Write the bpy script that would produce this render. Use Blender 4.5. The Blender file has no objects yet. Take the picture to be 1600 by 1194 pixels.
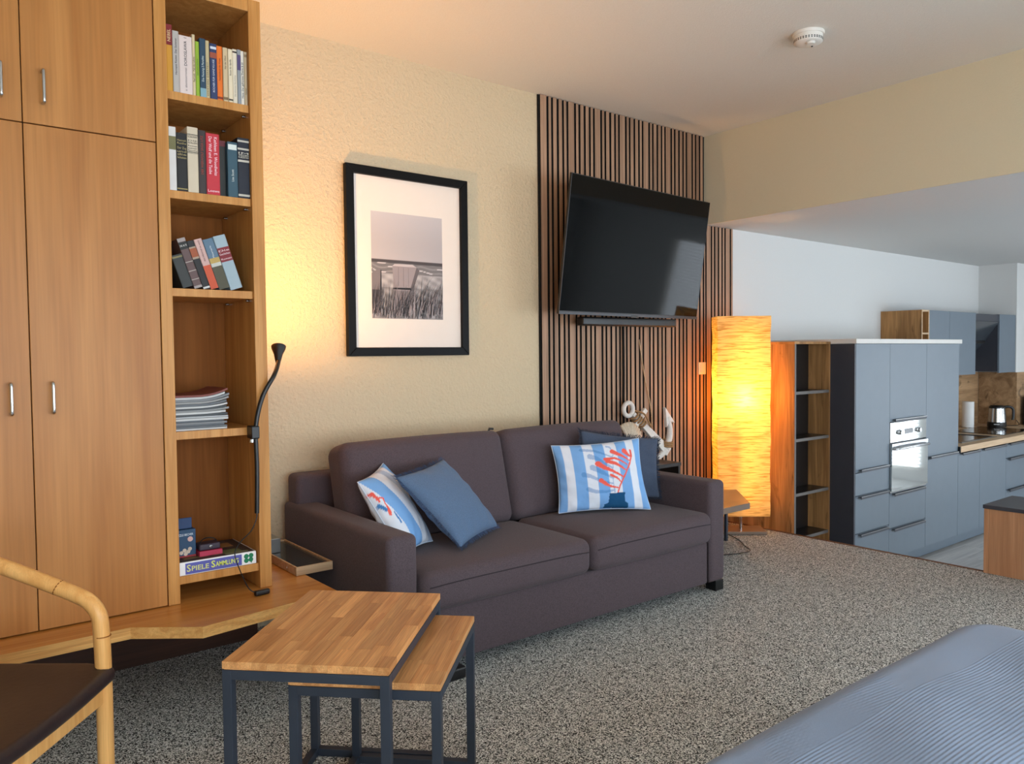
import bpy, bmesh, math, random
from mathutils import Vector, Matrix
random.seed(7)
SC = bpy.context.scene
COL = SC.collection
PI = math.pi

# ------------------------------------------------------------------ camera
H = 1.33
YAW, PITCH, ROLL, FPX = 0.66813, 0.036203, -0.0100467, 1216.5
_f = Vector((math.sin(YAW)*math.cos(PITCH), math.cos(YAW)*math.cos(PITCH), -math.sin(PITCH)))
_r = Vector((math.cos(YAW), -math.sin(YAW), 0)); _u = _r.cross(_f)
CR = _r*math.cos(ROLL) + _u*math.sin(ROLL); CU = -_r*math.sin(ROLL) + _u*math.cos(ROLL)
cam = bpy.data.objects.new('camera', bpy.data.cameras.new('camera')); COL.objects.link(cam)
cam.matrix_world = Matrix(((CR.x, CU.x, -_f.x, 0), (CR.y, CU.y, -_f.y, 0), (CR.z, CU.z, -_f.z, H), (0, 0, 0, 1)))
cam.data.sensor_fit = 'HORIZONTAL'; cam.data.sensor_width = 36; cam.data.lens = 36*FPX/1600
cam.data.clip_start = .02
SC.camera = cam
# ------------------------------------------------------------------ sky, view
W = bpy.data.worlds.new('sky'); SC.world = W; W.use_nodes = True
bg = W.node_tree.nodes['Background']
bg.inputs['Color'].default_value = (.80, .90, 1.0, 1); bg.inputs['Strength'].default_value = 8.8
SC.view_settings.view_transform = 'Standard'; SC.view_settings.look = 'None'
SC.view_settings.exposure = 0.0; SC.view_settings.gamma = 1.0; SC.view_settings.use_curve_mapping = False
SC.cycles.use_denoising = True
SC.cycles.max_bounces = 10; SC.cycles.diffuse_bounces = 6; SC.cycles.transparent_max_bounces = 12
SC.cycles.sample_clamp_indirect = 6.0; SC.cycles.caustics_reflective = False; SC.cycles.caustics_refractive = False
CLIP_LAMP_W, FLOOR_LAMP_W = 70.0, 11.0

# ------------------------------------------------------------------ helpers
def lin(c):
    return tuple(((v/255)/12.92 if v/255 <= .04045 else ((v/255+.055)/1.055)**2.4) for v in c) + (1,)
MATS = {}
def newmat(name):
    m = bpy.data.materials.new(name); m.use_nodes = True; MATS[name] = m
    return m, m.node_tree.nodes, m.node_tree.links, m.node_tree.nodes['Principled BSDF']
def plain(name, rgb, rough=.5, metal=0, noise=None, bump=0, spec=.5, var=.06):
    """one colour with a faint procedural mottling and optional relief"""
    m, n, l, b = newmat(name)
    b.inputs['Roughness'].default_value = rough; b.inputs['Metallic'].default_value = metal
    b.inputs['Specular IOR Level'].default_value = spec
    tc = n.new('ShaderNodeTexCoord'); t = n.new('ShaderNodeTexNoise')
    t.inputs['Scale'].default_value = noise or 12; t.inputs['Detail'].default_value = 4
    l.new(tc.outputs['Object'], t.inputs['Vector'])
    r = n.new('ShaderNodeValToRGB'); c = lin(rgb)
    r.color_ramp.elements[0].position = .3; r.color_ramp.elements[1].position = .7
    r.color_ramp.elements[0].color = tuple(v*(1-var) for v in c[:3])+(1,); r.color_ramp.elements[1].color = tuple(min(1, v*(1+var)) for v in c[:3])+(1,)
    l.new(t.outputs['Fac'], r.inputs['Fac']); l.new(r.outputs['Color'], b.inputs['Base Color'])
    if bump:
        bp = n.new('ShaderNodeBump'); bp.inputs['Strength'].default_value = 1; bp.inputs['Distance'].default_value = bump
        l.new(t.outputs['Fac'], bp.inputs['Height']); l.new(bp.outputs['Normal'], b.inputs['Normal'])
    return m
def wood(name, c1, c2, axis='Z', across=9, along=.7, rough=.42, fine=.16, objvar=.0, knots=False, spec=.25):
    m, n, l, b = newmat(name)
    b.inputs['Roughness'].default_value = rough; b.inputs['Specular IOR Level'].default_value = spec
    tc = n.new('ShaderNodeTexCoord'); oi = n.new('ShaderNodeObjectInfo')
    ad = n.new('ShaderNodeVectorMath'); ad.operation = 'ADD'
    mu = n.new('ShaderNodeMath'); mu.operation = 'MULTIPLY'; mu.inputs[1].default_value = 37
    l.new(oi.outputs['Random'], mu.inputs[0]); l.new(tc.outputs['Object'], ad.inputs[0]); l.new(mu.outputs[0], ad.inputs[1])
    def nz(a, g, det, dist):
        mp = n.new('ShaderNodeMapping'); s = [a, a, a]; s['XYZ'.index(axis)] = g
        mp.inputs['Scale'].default_value = s
        t = n.new('ShaderNodeTexNoise'); t.inputs['Scale'].default_value = 1; t.inputs['Detail'].default_value = det
        t.inputs['Distortion'].default_value = dist
        l.new(ad.outputs[0], mp.inputs['Vector']); l.new(mp.outputs['Vector'], t.inputs['Vector']); return t
    t1 = nz(across, along, 3, 1.2); t2 = nz(across*14, along*5, 2, 0)
    r = n.new('ShaderNodeValToRGB'); r.color_ramp.elements[0].position = .33; r.color_ramp.elements[1].position = .68
    r.color_ramp.elements[0].color = lin(c1); r.color_ramp.elements[1].color = lin(c2)
    l.new(t1.outputs['Fac'], r.inputs['Fac'])
    mr = n.new('ShaderNodeMapRange'); mr.inputs['From Min'].default_value = .3; mr.inputs['From Max'].default_value = .7
    mr.inputs['To Min'].default_value = 1-fine; mr.inputs['To Max'].default_value = 1+fine*.5
    l.new(t2.outputs['Fac'], mr.inputs['Value'])
    mx = n.new('ShaderNodeMix'); mx.data_type = 'RGBA'; mx.blend_type = 'MULTIPLY'; mx.inputs['Factor'].default_value = 1
    l.new(r.outputs['Color'], mx.inputs['A']); l.new(mr.outputs['Result'], mx.inputs['B'])
    out = mx.outputs['Result']
    if objvar:
        ov = n.new('ShaderNodeMapRange'); ov.inputs['To Min'].default_value = 1-objvar; ov.inputs['To Max'].default_value = 1+objvar
        l.new(oi.outputs['Random'], ov.inputs['Value'])
        m2 = n.new('ShaderNodeMix'); m2.data_type = 'RGBA'; m2.blend_type = 'MULTIPLY'; m2.inputs['Factor'].default_value = 1
        l.new(out, m2.inputs['A']); l.new(ov.outputs['Result'], m2.inputs['B']); out = m2.outputs['Result']
    if knots:
        mp = n.new('ShaderNodeMapping'); s = [3.2, 3.2, 3.2]; s['XYZ'.index(axis)] = 1.1; mp.inputs['Scale'].default_value = s
        v = n.new('ShaderNodeTexNoise'); v.inputs['Scale'].default_value = 1.6; v.inputs['Detail'].default_value = 6; v.inputs['Distortion'].default_value = 2.2
        l.new(ad.outputs[0], mp.inputs['Vector']); l.new(mp.outputs['Vector'], v.inputs['Vector'])
        kr = n.new('ShaderNodeMapRange'); kr.inputs['From Min'].default_value = .62; kr.inputs['From Max'].default_value = .72
        kr.inputs['To Min'].default_value = 1; kr.inputs['To Max'].default_value = .45
        l.new(v.outputs['Fac'], kr.inputs['Value'])
        m3 = n.new('ShaderNodeMix'); m3.data_type = 'RGBA'; m3.blend_type = 'MULTIPLY'; m3.inputs['Factor'].default_value = 1
        l.new(out, m3.inputs['A']); l.new(kr.outputs['Result'], m3.inputs['B']); out = m3.outputs['Result']
    l.new(out, b.inputs['Base Color'])
    bp = n.new('ShaderNodeBump'); bp.inputs['Strength'].default_value = .5; bp.inputs['Distance'].default_value = .0004
    l.new(t2.outputs['Fac'], bp.inputs['Height']); l.new(bp.outputs['Normal'], b.inputs['Normal'])
    return m
def vcol(name, rough=.85, bump=0):
    m, n, l, b = newmat(name); b.inputs['Roughness'].default_value = rough
    b.inputs['Specular IOR Level'].default_value = .25
    a = n.new('ShaderNodeAttribute'); a.attribute_name = 'Col'; l.new(a.outputs['Color'], b.inputs['Base Color'])
    if bump:
        t = n.new('ShaderNodeTexNoise'); t.inputs['Scale'].default_value = 14; tc = n.new('ShaderNodeTexCoord')
        l.new(tc.outputs['Object'], t.inputs['Vector'])
        bp = n.new('ShaderNodeBump'); bp.inputs['Distance'].default_value = bump; l.new(t.outputs['Fac'], bp.inputs['Height']); l.new(bp.outputs['Normal'], b.inputs['Normal'])
    return m

class MB:
    """collects shapes in world coordinates; build() links them as one mesh object"""
    def __init__(s): s.v = []; s.f = []
    def add(s, vs, fs):
        o = len(s.v); s.v += [Vector(p) for p in vs]; s.f += [tuple(i+o for i in f) for f in fs]; return s
    def box(s, a, b, M=None):
        (x0, y0, z0), (x1, y1, z1) = a, b
        vs = [Vector(p) for p in ((x0,y0,z0),(x1,y0,z0),(x1,y1,z0),(x0,y1,z0),(x0,y0,z1),(x1,y0,z1),(x1,y1,z1),(x0,y1,z1))]
        if M: vs = [M @ p for p in vs]
        return s.add(vs, [(0,3,2,1),(4,5,6,7),(0,1,5,4),(1,2,6,5),(2,3,7,6),(3,0,4,7)])
    def prism(s, poly, z0, z1, M=None):
        """poly: (x, y) counter-clockwise, extruded z0..z1"""
        n = len(poly); vs = [Vector((p[0], p[1], z0)) for p in poly] + [Vector((p[0], p[1], z1)) for p in poly]
        if M: vs = [M @ p for p in vs]
        return s.add(vs, [tuple(range(n-1, -1, -1)), tuple(range(n, 2*n))] + [(i, (i+1) % n, n+(i+1) % n, n+i) for i in range(n)])
    def tube(s, pts, rad, n=12, cap=True, smooth=0):
        pts = [Vector(p) for p in pts]
        if smooth: pts = catmull(pts, smooth)
        k = len(pts); rs = rad if isinstance(rad, (list, tuple)) else [rad]*k
        if len(rs) != k: rs = [rs[min(len(rs)-1, int(i*(len(rs)-1)/(k-1)+.5))] for i in range(k)]
        o = len(s.v); up = None
        for i, p in enumerate(pts):
            d = (pts[min(i+1, k-1)]-pts[max(i-1, 0)]).normalized()
            if up is None: up = Vector((0, 0, 1)) if abs(d.z) < .9 else Vector((1, 0, 0))
            a = up.cross(d)
            if a.length < 1e-5: a = Vector((1, 0, 0)).cross(d)
            a.normalize(); b = d.cross(a); up = b
            for j in range(n):
                t = 2*PI*j/n; s.v.append(p + (a*math.cos(t)+b*math.sin(t))*rs[i])
        for i in range(k-1):
            for j in range(n):
                s.f.append((o+i*n+j, o+i*n+(j+1) % n, o+(i+1)*n+(j+1) % n, o+(i+1)*n+j))
        if cap:
            s.f.append(tuple(o+j for j in range(n-1, -1, -1))); s.f.append(tuple(o+(k-1)*n+j for j in range(n)))
        return s
    def lathe(s, prof, n=28, M=None, closed=True):
        """prof: (radius, z) from bottom to top about the z axis"""
        M = M or Matrix(); o = len(s.v); k = len(prof)
        for r, z in prof:
            for j in range(n):
                t = 2*PI*j/n; s.v.append(M @ Vector((r*math.cos(t), r*math.sin(t), z)))
        for i in range(k-1):
            for j in range(n): s.f.append((o+i*n+j, o+i*n+(j+1) % n, o+(i+1)*n+(j+1) % n, o+(i+1)*n+j))
        if closed:
            s.f.append(tuple(o+j for j in range(n-1, -1, -1))); s.f.append(tuple(o+(k-1)*n+j for j in range(n)))
        return s
    def rbox(s, a, b, r, M=None, n=6, k=3, warp=None):
        """box with rounded edges; warp(point) may reshape it"""
        c = [(a[i]+b[i])/2 for i in range(3)]; h = [(b[i]-a[i])/2 for i in range(3)]
        def coords(hh):
            inner = hh-r; L = [-hh+r*(1-math.cos(PI/2*q/k)) if 0 else -hh+r*q/k for q in range(k)]
            mid = [-inner+2*inner*q/n for q in range(n+1)]
            return L + mid + [-v for v in reversed(L)]
        cs = [coords(hh) for hh in h]; idx = {}; o = len(s.v)
        def vert(p):
            key = tuple(round(q, 6) for q in p)
            if key in idx: return idx[key]
            q = [max(-(h[i]-r), min(h[i]-r, p[i])) for i in range(3)]; d = Vector([p[i]-q[i] for i in range(3)])
            if d.length > 1e-9:
                m = max(abs(x) for x in d); 
                d = d.normalized()*r
            w = Vector([c[i]+q[i]+d[i] for i in range(3)])
            if warp: w = warp(w)
            if M: w = M @ w
            s.v.append(w); idx[key] = len(s.v)-1; return idx[key]
        for ax in range(3):
            u, v = (ax+1) % 3, (ax+2) % 3
            for sg in (-1, 1):
                A, B = cs[u], cs[v]
                for i in range(len(A)-1):
                    for j in range(len(B)-1):
                        q = []
                        for (ii, jj) in ((i, j), (i+1, j), (i+1, j+1), (i, j+1)):
                            p = [0, 0, 0]; p[ax] = sg*h[ax]; p[u] = A[ii]; p[v] = B[jj]; q.append(vert(p))
                        s.f.append(tuple(q if sg > 0 else q[::-1]))
        return s
    def build(s, name, mat, parent=None, smooth=False, bevel=0, seg=2):
        base = Vector((0, 0, 0)); p = parent
        while p is not None: base += p.location; p = p.parent
        me = bpy.data.meshes.new(name); me.from_pydata([tuple(v-base) for v in s.v], [], s.f); me.update()
        ob = bpy.data.objects.new(name, me); COL.objects.link(ob)
        if mat: me.materials.append(MATS[mat] if isinstance(mat, str) else mat)
        if parent is not None: ob.parent = parent
        if smooth:
            for q in me.polygons: q.use_smooth = True
            if smooth != 'all':
                me.set_sharp_from_angle(angle=math.radians(40))
        if bevel:
            m = ob.modifiers.new('bevel', 'BEVEL'); m.width = bevel; m.segments = seg; m.limit_method = 'ANGLE'; m.angle_limit = .6
            m.harden_normals = False
        return ob
def catmull(P, k):
    out = []
    for i in range(len(P)-1):
        a, b, c, d = P[max(i-1, 0)], P[i], P[i+1], P[min(i+2, len(P)-1)]
        for q in range(k):
            t = q/k; out.append(.5*((2*b)+(c-a)*t+(2*a-5*b+4*c-d)*t*t+(3*b-a-3*c+d)*t**3))
    return out+[P[-1]]
def tag(o, label, cat, group=None, kind=None):
    o['label'] = label; o['category'] = cat
    if group: o['group'] = group
    if kind: o['kind'] = kind
    return o
def thing(name, loc, label, cat, group=None):
    o = bpy.data.objects.new(name, None); COL.objects.link(o); o.location = loc; o.empty_display_size = .05
    return tag(o, label, cat, group)
def struct(o, label=None):
    o['kind'] = 'structure'
    if label: o['label'] = label
    return o
def B(a, b): return MB().box(a, b)
def part(name, a, b, mat, parent, bevel=.002, seg=2):
    return B(a, b).build(name, mat, parent, bevel=bevel, seg=seg)
def textmesh(body, size, M, mat, parent, name='lettering', bold=0, ext=.0003, align='LEFT', fit=None):
    cu = bpy.data.curves.new('t', 'FONT'); cu.body = body; cu.size = size; cu.align_x = align; cu.align_y = 'CENTER'
    cu.extrude = ext; cu.offset = bold; cu.resolution_u = 2
    ob = bpy.data.objects.new('t', cu); COL.objects.link(ob)
    dg = bpy.context.evaluated_depsgraph_get(); me = bpy.data.meshes.new_from_object(ob.evaluated_get(dg))
    bpy.data.objects.remove(ob); bpy.data.curves.remove(cu)
    if fit and len(me.vertices):
        xs = [v.co.x for v in me.vertices]; k = fit/(max(xs)-min(xs))
        me.transform(Matrix.Diagonal((k, 1, 1, 1)))
    base = Vector((0, 0, 0)); p = parent
    while p is not None: base += p.location; p = p.parent
    me.transform(Matrix.Translation(-base) @ M); me.name = name
    o = bpy.data.objects.new(name, me); COL.objects.link(o); o.parent = parent; me.materials.clear(); me.materials.append(MATS[mat])
    return o
def frame(o, x, y, z=None):
    """matrix with origin o, local x and y axes"""
    x = Vector(x).normalized(); y = Vector(y).normalized(); z = Vector(z).normalized() if z is not None else x.cross(y)
    return Matrix(((x.x, y.x, z.x, o[0]), (x.y, y.y, z.y, o[1]), (x.z, y.z, z.z, o[2]), (0, 0, 0, 1)))

# ------------------------------------------------------------------ materials
OAK = ((166, 108, 54), (186, 128, 70))
wood('oak_veneer', *OAK, across=7, along=.5, rough=.38, fine=.10)
wood('oak_solid', (180, 122, 60), (202, 146, 82), across=22, along=1.2, rough=.4, fine=.14)
wood('oak_bench', (184, 120, 54), (202, 140, 70), axis='X', across=16, along=.8, rough=.26, fine=.10, spec=.45)
wood('oak_edge', (212, 152, 84), (236, 184, 112), axis='X', across=40, along=1.5, rough=.4, fine=.2)
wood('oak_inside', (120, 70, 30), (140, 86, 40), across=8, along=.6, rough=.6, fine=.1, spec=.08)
wood('block_oak', (186, 126, 74), (218, 162, 104), axis='Y', across=26, along=1.8, rough=.42, fine=.22, objvar=.17)
wood('plinth_brown', (48, 28, 18), (66, 38, 24), axis='X', rough=.5)
wood('nosing_brown', (92, 62, 44), (112, 78, 56), axis='Y', rough=.5)
wood('slat_oak', (142, 112, 90), (182, 146, 118), across=40, along=.8, rough=.5, fine=.18, objvar=.06)
wood('knotty_oak', (136, 98, 60), (198, 148, 94), across=8, along=.9, rough=.5, fine=.2, knots=True)
wood('knotty_oak_across', (140, 108, 76), (186, 150, 112), axis='X', across=9, along=.9, rough=.5, fine=.2, knots=True)
wood('worktop_oak', (196, 164, 128), (220, 190, 154), axis='X', across=18, along=.9, rough=.4)
wood('chair_beech', (214, 154, 86), (230, 176, 108), across=30, along=1.6, rough=.33, fine=.1)
wood('sideboard_beech', (166, 120, 86), (186, 140, 104), across=28, along=1.2, rough=.45, fine=.12)
wood('tray_wood', (176, 144, 110), (206, 176, 140), axis='X', across=26, along=1.4, rough=.5)
wood('laminate_grey', (168, 166, 164), (200, 198, 194), axis='X', across=12, along=.8, rough=.35, objvar=.08)
plain('steel', (196, 198, 200), .22, 1, var=.02)
plain('brushed_steel', (150, 150, 148), .34, 1, var=.02)
plain('dark_metal', (46, 54, 66), .45, .15, var=.05)
plain('black_plastic', (14, 14, 15), .38, var=.03)
plain('black_gloss', (8, 8, 9), .12, var=.02)
plain('bezel_grey', (70, 72, 76), .4, .3, var=.02)
plain('felt_black', (9, 9, 9), .95, var=.1)
plain('white_plastic', (226, 222, 214), .4, var=.02)
plain('switch_white', (228, 220, 204), .4, var=.02)
plain('grey_front', (104, 116, 127), .40, var=.02)
plain('grey_front_dark', (58, 60, 68), .42, var=.03)
plain('slab_white', (214, 210, 204), .5, var=.03)
plain('shelf_edge', (100, 95, 90), .5, var=.02)
plain('shelf_black', (24, 24, 26), .35, var=.04)
plain('picture_frame_black', (9, 9, 10), .45, var=.03, spec=.15)
plain('passepartout', (226, 216, 206), .8, var=.01)
plain('leather_dark', (42, 30, 30), .36, noise=60, bump=.0004, var=.12)
plain('glass_dark', (60, 64, 66), .12, var=.02)
plain('appliance_black', (20, 21, 24), .3, var=.03)
plain('paper_white', (222, 222, 220), .7, var=.02)
plain('anchor_white', (214, 208, 200), .7, noise=40, bump=.0006, var=.08)
plain('rope', (150, 116, 78), .9, noise=120, bump=.002, var=.25)
plain('shell_cream', (196, 180, 158), .7, noise=50, var=.15)
plain('console_black', (20, 18, 17), .3, var=.05)
plain('table_grey', (122, 104, 90), .3, var=.04)
plain('screw_chrome', (170, 172, 176), .25, 1, var=.02)
plain('hood_glass', (60, 66, 72), .15, var=.03)
plain('plaster_wall', (206, 187, 156), .9, noise=66, bump=.010, spec=.2, var=.015)
plain('plaster_ceiling', (226, 220, 210), .92, noise=140, bump=.002, spec=.2, var=.02)
plain('plaster_bulkhead', (212, 198, 168), .9, noise=110, bump=.001, spec=.2, var=.01)
plain('kitchen_white', (212, 212, 210), .9, noise=120, bump=.001, spec=.2, var=.01)
plain('kettle_logo', (190, 190, 190), .4, var=.01)
# sofa cloth
def cloth(name, rgb, scale=420, bump=.0006, rough=.9, sheen=.08, var=.14, mott=5):
    m = plain(name, rgb, rough, noise=scale, bump=bump, spec=.15, var=var); b = m.node_tree.nodes['Principled BSDF']
    b.inputs['Sheen Weight'].default_value = sheen; b.inputs['Sheen Roughness'].default_value = .5
    return m
cloth('sofa_cloth', (82, 71, 75), 300, .0009, var=.24); cloth('pillow_blue', (88, 110, 138), 260, .0005); cloth('pillow_slate', (68, 78, 96), 260, .0005)
cloth('bed_blanket', (128, 143, 166), 700, .0004, sheen=.15, var=.08)
cloth('fringe_blue', (58, 72, 98), 200); cloth('fringe_dark', (44, 52, 68), 200)
vcol('printed_cloth', .9, .006)
plain('seam_dark', (46, 38, 42), .95, var=.05)
# carpet
m, n, l, b = newmat('carpet'); b.inputs['Roughness'].default_value = 1; b.inputs['Specular IOR Level'].default_value = .1
tc = n.new('ShaderNodeTexCoord'); v = n.new('ShaderNodeTexVoronoi'); v.inputs['Scale'].default_value = 290
l.new(tc.outputs['Object'], v.inputs['Vector']); sp = n.new('ShaderNodeSeparateColor'); l.new(v.outputs['Color'], sp.inputs['Color'])
r = n.new('ShaderNodeValToRGB'); e = r.color_ramp.elements
e[0].position = 0; e[0].color = lin((26, 27, 28)); e[1].position = 1; e[1].color = lin((244, 247, 244))
for p_, c_ in ((.30, (60, 62, 62)), (.44, (132, 135, 132)), (.66, (208, 211, 206))):
    q = e.new(p_); q.color = lin(c_)
l.new(sp.outputs['Red'], r.inputs['Fac']); l.new(r.outputs['Color'], b.inputs['Base Color'])
bp = n.new('ShaderNodeBump'); bp.inputs['Distance'].default_value = .0015; l.new(v.outputs['Distance'], bp.inputs['Height']); l.new(bp.outputs['Normal'], b.inputs['Normal'])
# lamp paper: thin crinkled paper that lets light through
m, n, l, b = newmat('lamp_paper'); n.remove(b); out = n['Material Output']
tc = n.new('ShaderNodeTexCoord'); mp = n.new('ShaderNodeMapping'); mp.inputs['Scale'].default_value = (7, 7, 120)
t = n.new('ShaderNodeTexNoise'); t.inputs['Scale'].default_value = 1; t.inputs['Detail'].default_value = 3; t.inputs['Distortion'].default_value = 1.0
l.new(tc.outputs['Object'], mp.inputs['Vector']); l.new(mp.outputs['Vector'], t.inputs['Vector'])
r = n.new('ShaderNodeValToRGB'); r.color_ramp.elements[0].position = .34; r.color_ramp.elements[1].position = .52
r.color_ramp.elements[0].color = lin((196, 156, 84)); r.color_ramp.elements[1].color = lin((250, 222, 150))
l.new(t.outputs['Fac'], r.inputs['Fac'])
tr = n.new('ShaderNodeBsdfTranslucent'); df = n.new('ShaderNodeBsdfDiffuse'); mx = n.new('ShaderNodeMixShader'); mx.inputs['Fac'].default_value = .45
l.new(r.outputs['Color'], tr.inputs['Color']); l.new(r.outputs['Color'], df.inputs['Color'])
l.new(tr.outputs[0], mx.inputs[1]); l.new(df.outputs[0], mx.inputs[2]); l.new(mx.outputs[0], out.inputs['Surface'])
# glowing bulb
m, n, l, b = newmat('bulb_glow'); b.inputs['Emission Color'].default_value = (1, .55, .18, 1); b.inputs['Emission Strength'].default_value = 12
m, n, l, b = newmat('added_tube_glow'); b.inputs['Emission Color'].default_value = (1, .46, .09, 1); b.inputs['Emission Strength'].default_value = 25  # glow of the added fill tube in the floor lamp, not a known bulb
# tv screen
m, n, l, b = newmat('tv_screen'); b.inputs['Base Color'].default_value = (.003, .0035, .004, 1); b.inputs['Roughness'].default_value = .06; b.inputs['Specular IOR Level'].default_value = .17
# oven glass, window pane
m, n, l, b = newmat('oven_glass'); b.inputs['Base Color'].default_value = (.55, .58, .58, 1); b.inputs['Roughness'].default_value = .05; b.inputs['Metallic'].default_value = .85
m, n, l, b = newmat('pane'); n.remove(b); out = n['Material Output']
ta = n.new('ShaderNodeBsdfTransparent'); g = n.new('ShaderNodeBsdfGlossy'); g.inputs['Roughness'].default_value = .02
mx = n.new('ShaderNodeMixShader'); mx.inputs['Fac'].default_value = .06; l.new(ta.outputs[0], mx.inputs[1]); l.new(g.outputs[0], mx.inputs[2]); l.new(mx.outputs[0], out.inputs['Surface'])
def col(rgb, rough=.6):
    k = 'c_%d_%d_%d' % tuple(rgb)
    if k not in MATS: plain(k, rgb, rough, var=.03)
    return k

# ------------------------------------------------------------------ the room
D = 3.75; ZC = 2.945; ZK = 2.288; XB = 4.82; XE = 5.068; ZF = -.42; XL = -2.3; YR = -2.5; XK = 9.843; YJ = 3.35; XR = 10.7
struct(B((XL, YR, -.1), (XE-.012, D, 0)).build('floor', 'carpet'), 'speckled grey and beige carpet')
struct(B((XE-.012, YR, ZF), (XE+.012, D, .004)).build('trim_1', 'nosing_brown', bevel=.003), 'wooden nosing along the carpet edge')
fk = struct(B((XE+.012, YR, ZF-.1), (XR, D, ZF-.012)).build('floor_kitchen', 'laminate_grey'), 'pale grey kitchen floor')
pl = None
for j in range(12):
    for i in range(3):
        x0 = 5.3 + i*1.3 + (j % 3)*.42; y0 = .6 + j*.195
        if pl is None:
            pl = B((0, 0, -.012), (1.297, .193, 0)).build('plank', 'laminate_grey', fk, bevel=.001); o = pl
        else:
            o = pl.copy(); COL.objects.link(o)
        o.location = (x0, y0, ZF)
struct(B((XL-.1, D, ZF-.1), (XK+.1, D+.1, ZC+.1)).build('wall_back', 'plaster_wall'), 'cream textured plaster wall')
struct(B((XB, D-.006, ZF), (XK, D, ZK)).build('wall_kitchen', 'kitchen_white'), 'white kitchen wall')
struct(MB().box((XK, YJ, ZF-.1), (XR+.1, D+.1, ZK+.05)).build('wall_kitchen_jog', 'kitchen_white'), 'white wall jutting out at the end of the kitchen')
struct(B((XL-.1, YR-.1, ZC), (XB, D+.1, ZC+.1)).build('ceiling', 'plaster_ceiling'), 'rough white plaster ceiling')
struct(B((XB, YR-.1, ZK), (XR+.1, D+.1, ZC+.1)).build('ceiling_kitchen', 'kitchen_white'), 'lower kitchen ceiling')
struct(B((XB-.008, YR, ZK-.001), (XB, D, ZC)).build('wall_bulkhead', 'plaster_bulkhead'), 'yellowish face of the ceiling step')
struct(B((XL-.1, YR-.1, -.1), (XL, D+.1, ZC+.1)).build('wall_left', 'plaster_wall'))
def window(name, M, w, h, n, blind=False):
    """window in local x (width) / y (height) / z (depth into the wall)"""
    fr = MB()
    for i in range(n+1):
        x = -w/2 + i*w/n; fr.box((x-.035, -h/2, -.04), (x+.035, h/2, .04), M)
    for y in (-h/2, h/2): fr.box((-w/2, y-.035, -.04), (w/2, y+.035, .04), M)
    fo = struct(fr.build(name, 'white_plastic'), 'white framed window')
    for i in range(n):
        x0 = -w/2 + i*w/n + .035; MB().box((x0, -h/2+.035, -.003), (x0+w/n-.07, h/2-.035, .003), M).build('pane', 'pane', fo)
    if blind:
        nb = int(h/.05); sl = None
        for i in range(nb):
            y = -h/2 + (i+.5)*h/nb
            MB().box((-w/2, y-.012, -.1), (w/2, y+.008, -.097), M).build('blind_slat', 'white_plastic', fo)
    pd = bpy.data.lights.new('portal', 'AREA'); pd.shape = 'RECTANGLE'; pd.size = w; pd.size_y = h; pd.cycles.is_portal = True
    po = bpy.data.objects.new('portal', pd); COL.objects.link(po); po.matrix_world = M @ Matrix.Translation((0, 0, .06))
    return fo
def wall_open(name, ax, c, t, lo, hi, z0, z1, holes, mat, label):
    """wall across axis ax at c..c+t with rectangular holes (a0, a1, b0, b1)"""
    m = MB(); x = lo
    def bx(a0, a1, b0, b1):
        if ax == 'y': m.box((a0, c, b0), (a1, c+t, b1))
        else: m.box((c, a0, b0), (c+t, a1, b1))
    for a0, a1, b0, b1 in holes:
        bx(x, a0, z0, z1); bx(a0, a1, z0, b0); bx(a0, a1, b1, z1); x = a1
    bx(x, hi, z0, z1)
    return struct(m.build(name, mat), label)
W2 = (-1.7, 3.8, .12, 2.35); W3 = (5.8, 9.6, .0, 2.05); W1 = (-.45, 1.12, -.28, 1.95)
wall_open('wall_window', 'y', YR-.12, .12, XL-.1, XR+.1, ZF-.1, ZC+.1, [W2, W3], 'kitchen_white', 'white window wall behind the camera')
wall_open('wall_right', 'x', XR, .12, YR-.1, D, ZF-.1, ZC+.1, [W1], 'kitchen_white', 'white end wall of the kitchen')
# each window's local +z points outdoors
window('window_1', frame(((W2[0]+W2[1])/2, YR-.06, (W2[2]+W2[3])/2), (1, 0, 0), (0, 0, 1)), W2[1]-W2[0], W2[3]-W2[2], 4)
window('window_2', frame(((W3[0]+W3[1])/2, YR-.06, (W3[2]+W3[3])/2), (1, 0, 0), (0, 0, 1)), W3[1]-W3[0], W3[3]-W3[2], 3)
window('window_3', frame((XR+.06, (W1[0]+W1[1])/2, (W1[2]+W1[3])/2), (0, 1, 0), (0, 0, 1)), W1[1]-W1[0], W1[3]-W1[2], 2, blind=True)

# ------------------------------------------------------------------ wardrobe, bookcase, bench
YW = 3.045; ZB = .405; ZT = 2.72
wr = thing('wardrobe', (.35, 3.4, ZB), 'large oak veneer wardrobe with chrome bar handles on the left', 'wardrobe')
part('carcass', (-.50, YW+.022, ZB), (.762, D-.002, ZT), 'plinth_brown', wr)
def bar_handle(x, z0, z1, y, parent, rad=.0055, out=.03):
    m = MB(); m.tube([(x, y, z0+.006), (x, y-out*.8, z0+.004), (x, y-out, z0+.016), (x, y-out, z1-.016), (x, y-out*.8, z1-.004), (x, y, z1-.006)], rad, 10, smooth=4)
    return m.build('handle', 'steel', parent, smooth=True)
for x0, x1, hx in ((-.50, -.0665, None), (-.0635, .3485, .291), (.3515, .7625, .411)):
    for z0, z1, h0, h1 in ((ZB+.003, 2.1105, 1.142, 1.251), (2.1145, ZT, 2.18, 2.293)):
        d = part('door', (x0, YW, z0), (x1, YW+.02, z1), 'oak_veneer', wr, bevel=.0015)
        if hx: bar_handle(hx, h0, h1, YW, d)
bc = thing('bookcase', (.96, 3.3, ZB), 'tall narrow oak bookcase with open shelves beside the wardrobe', 'bookcase')
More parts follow.
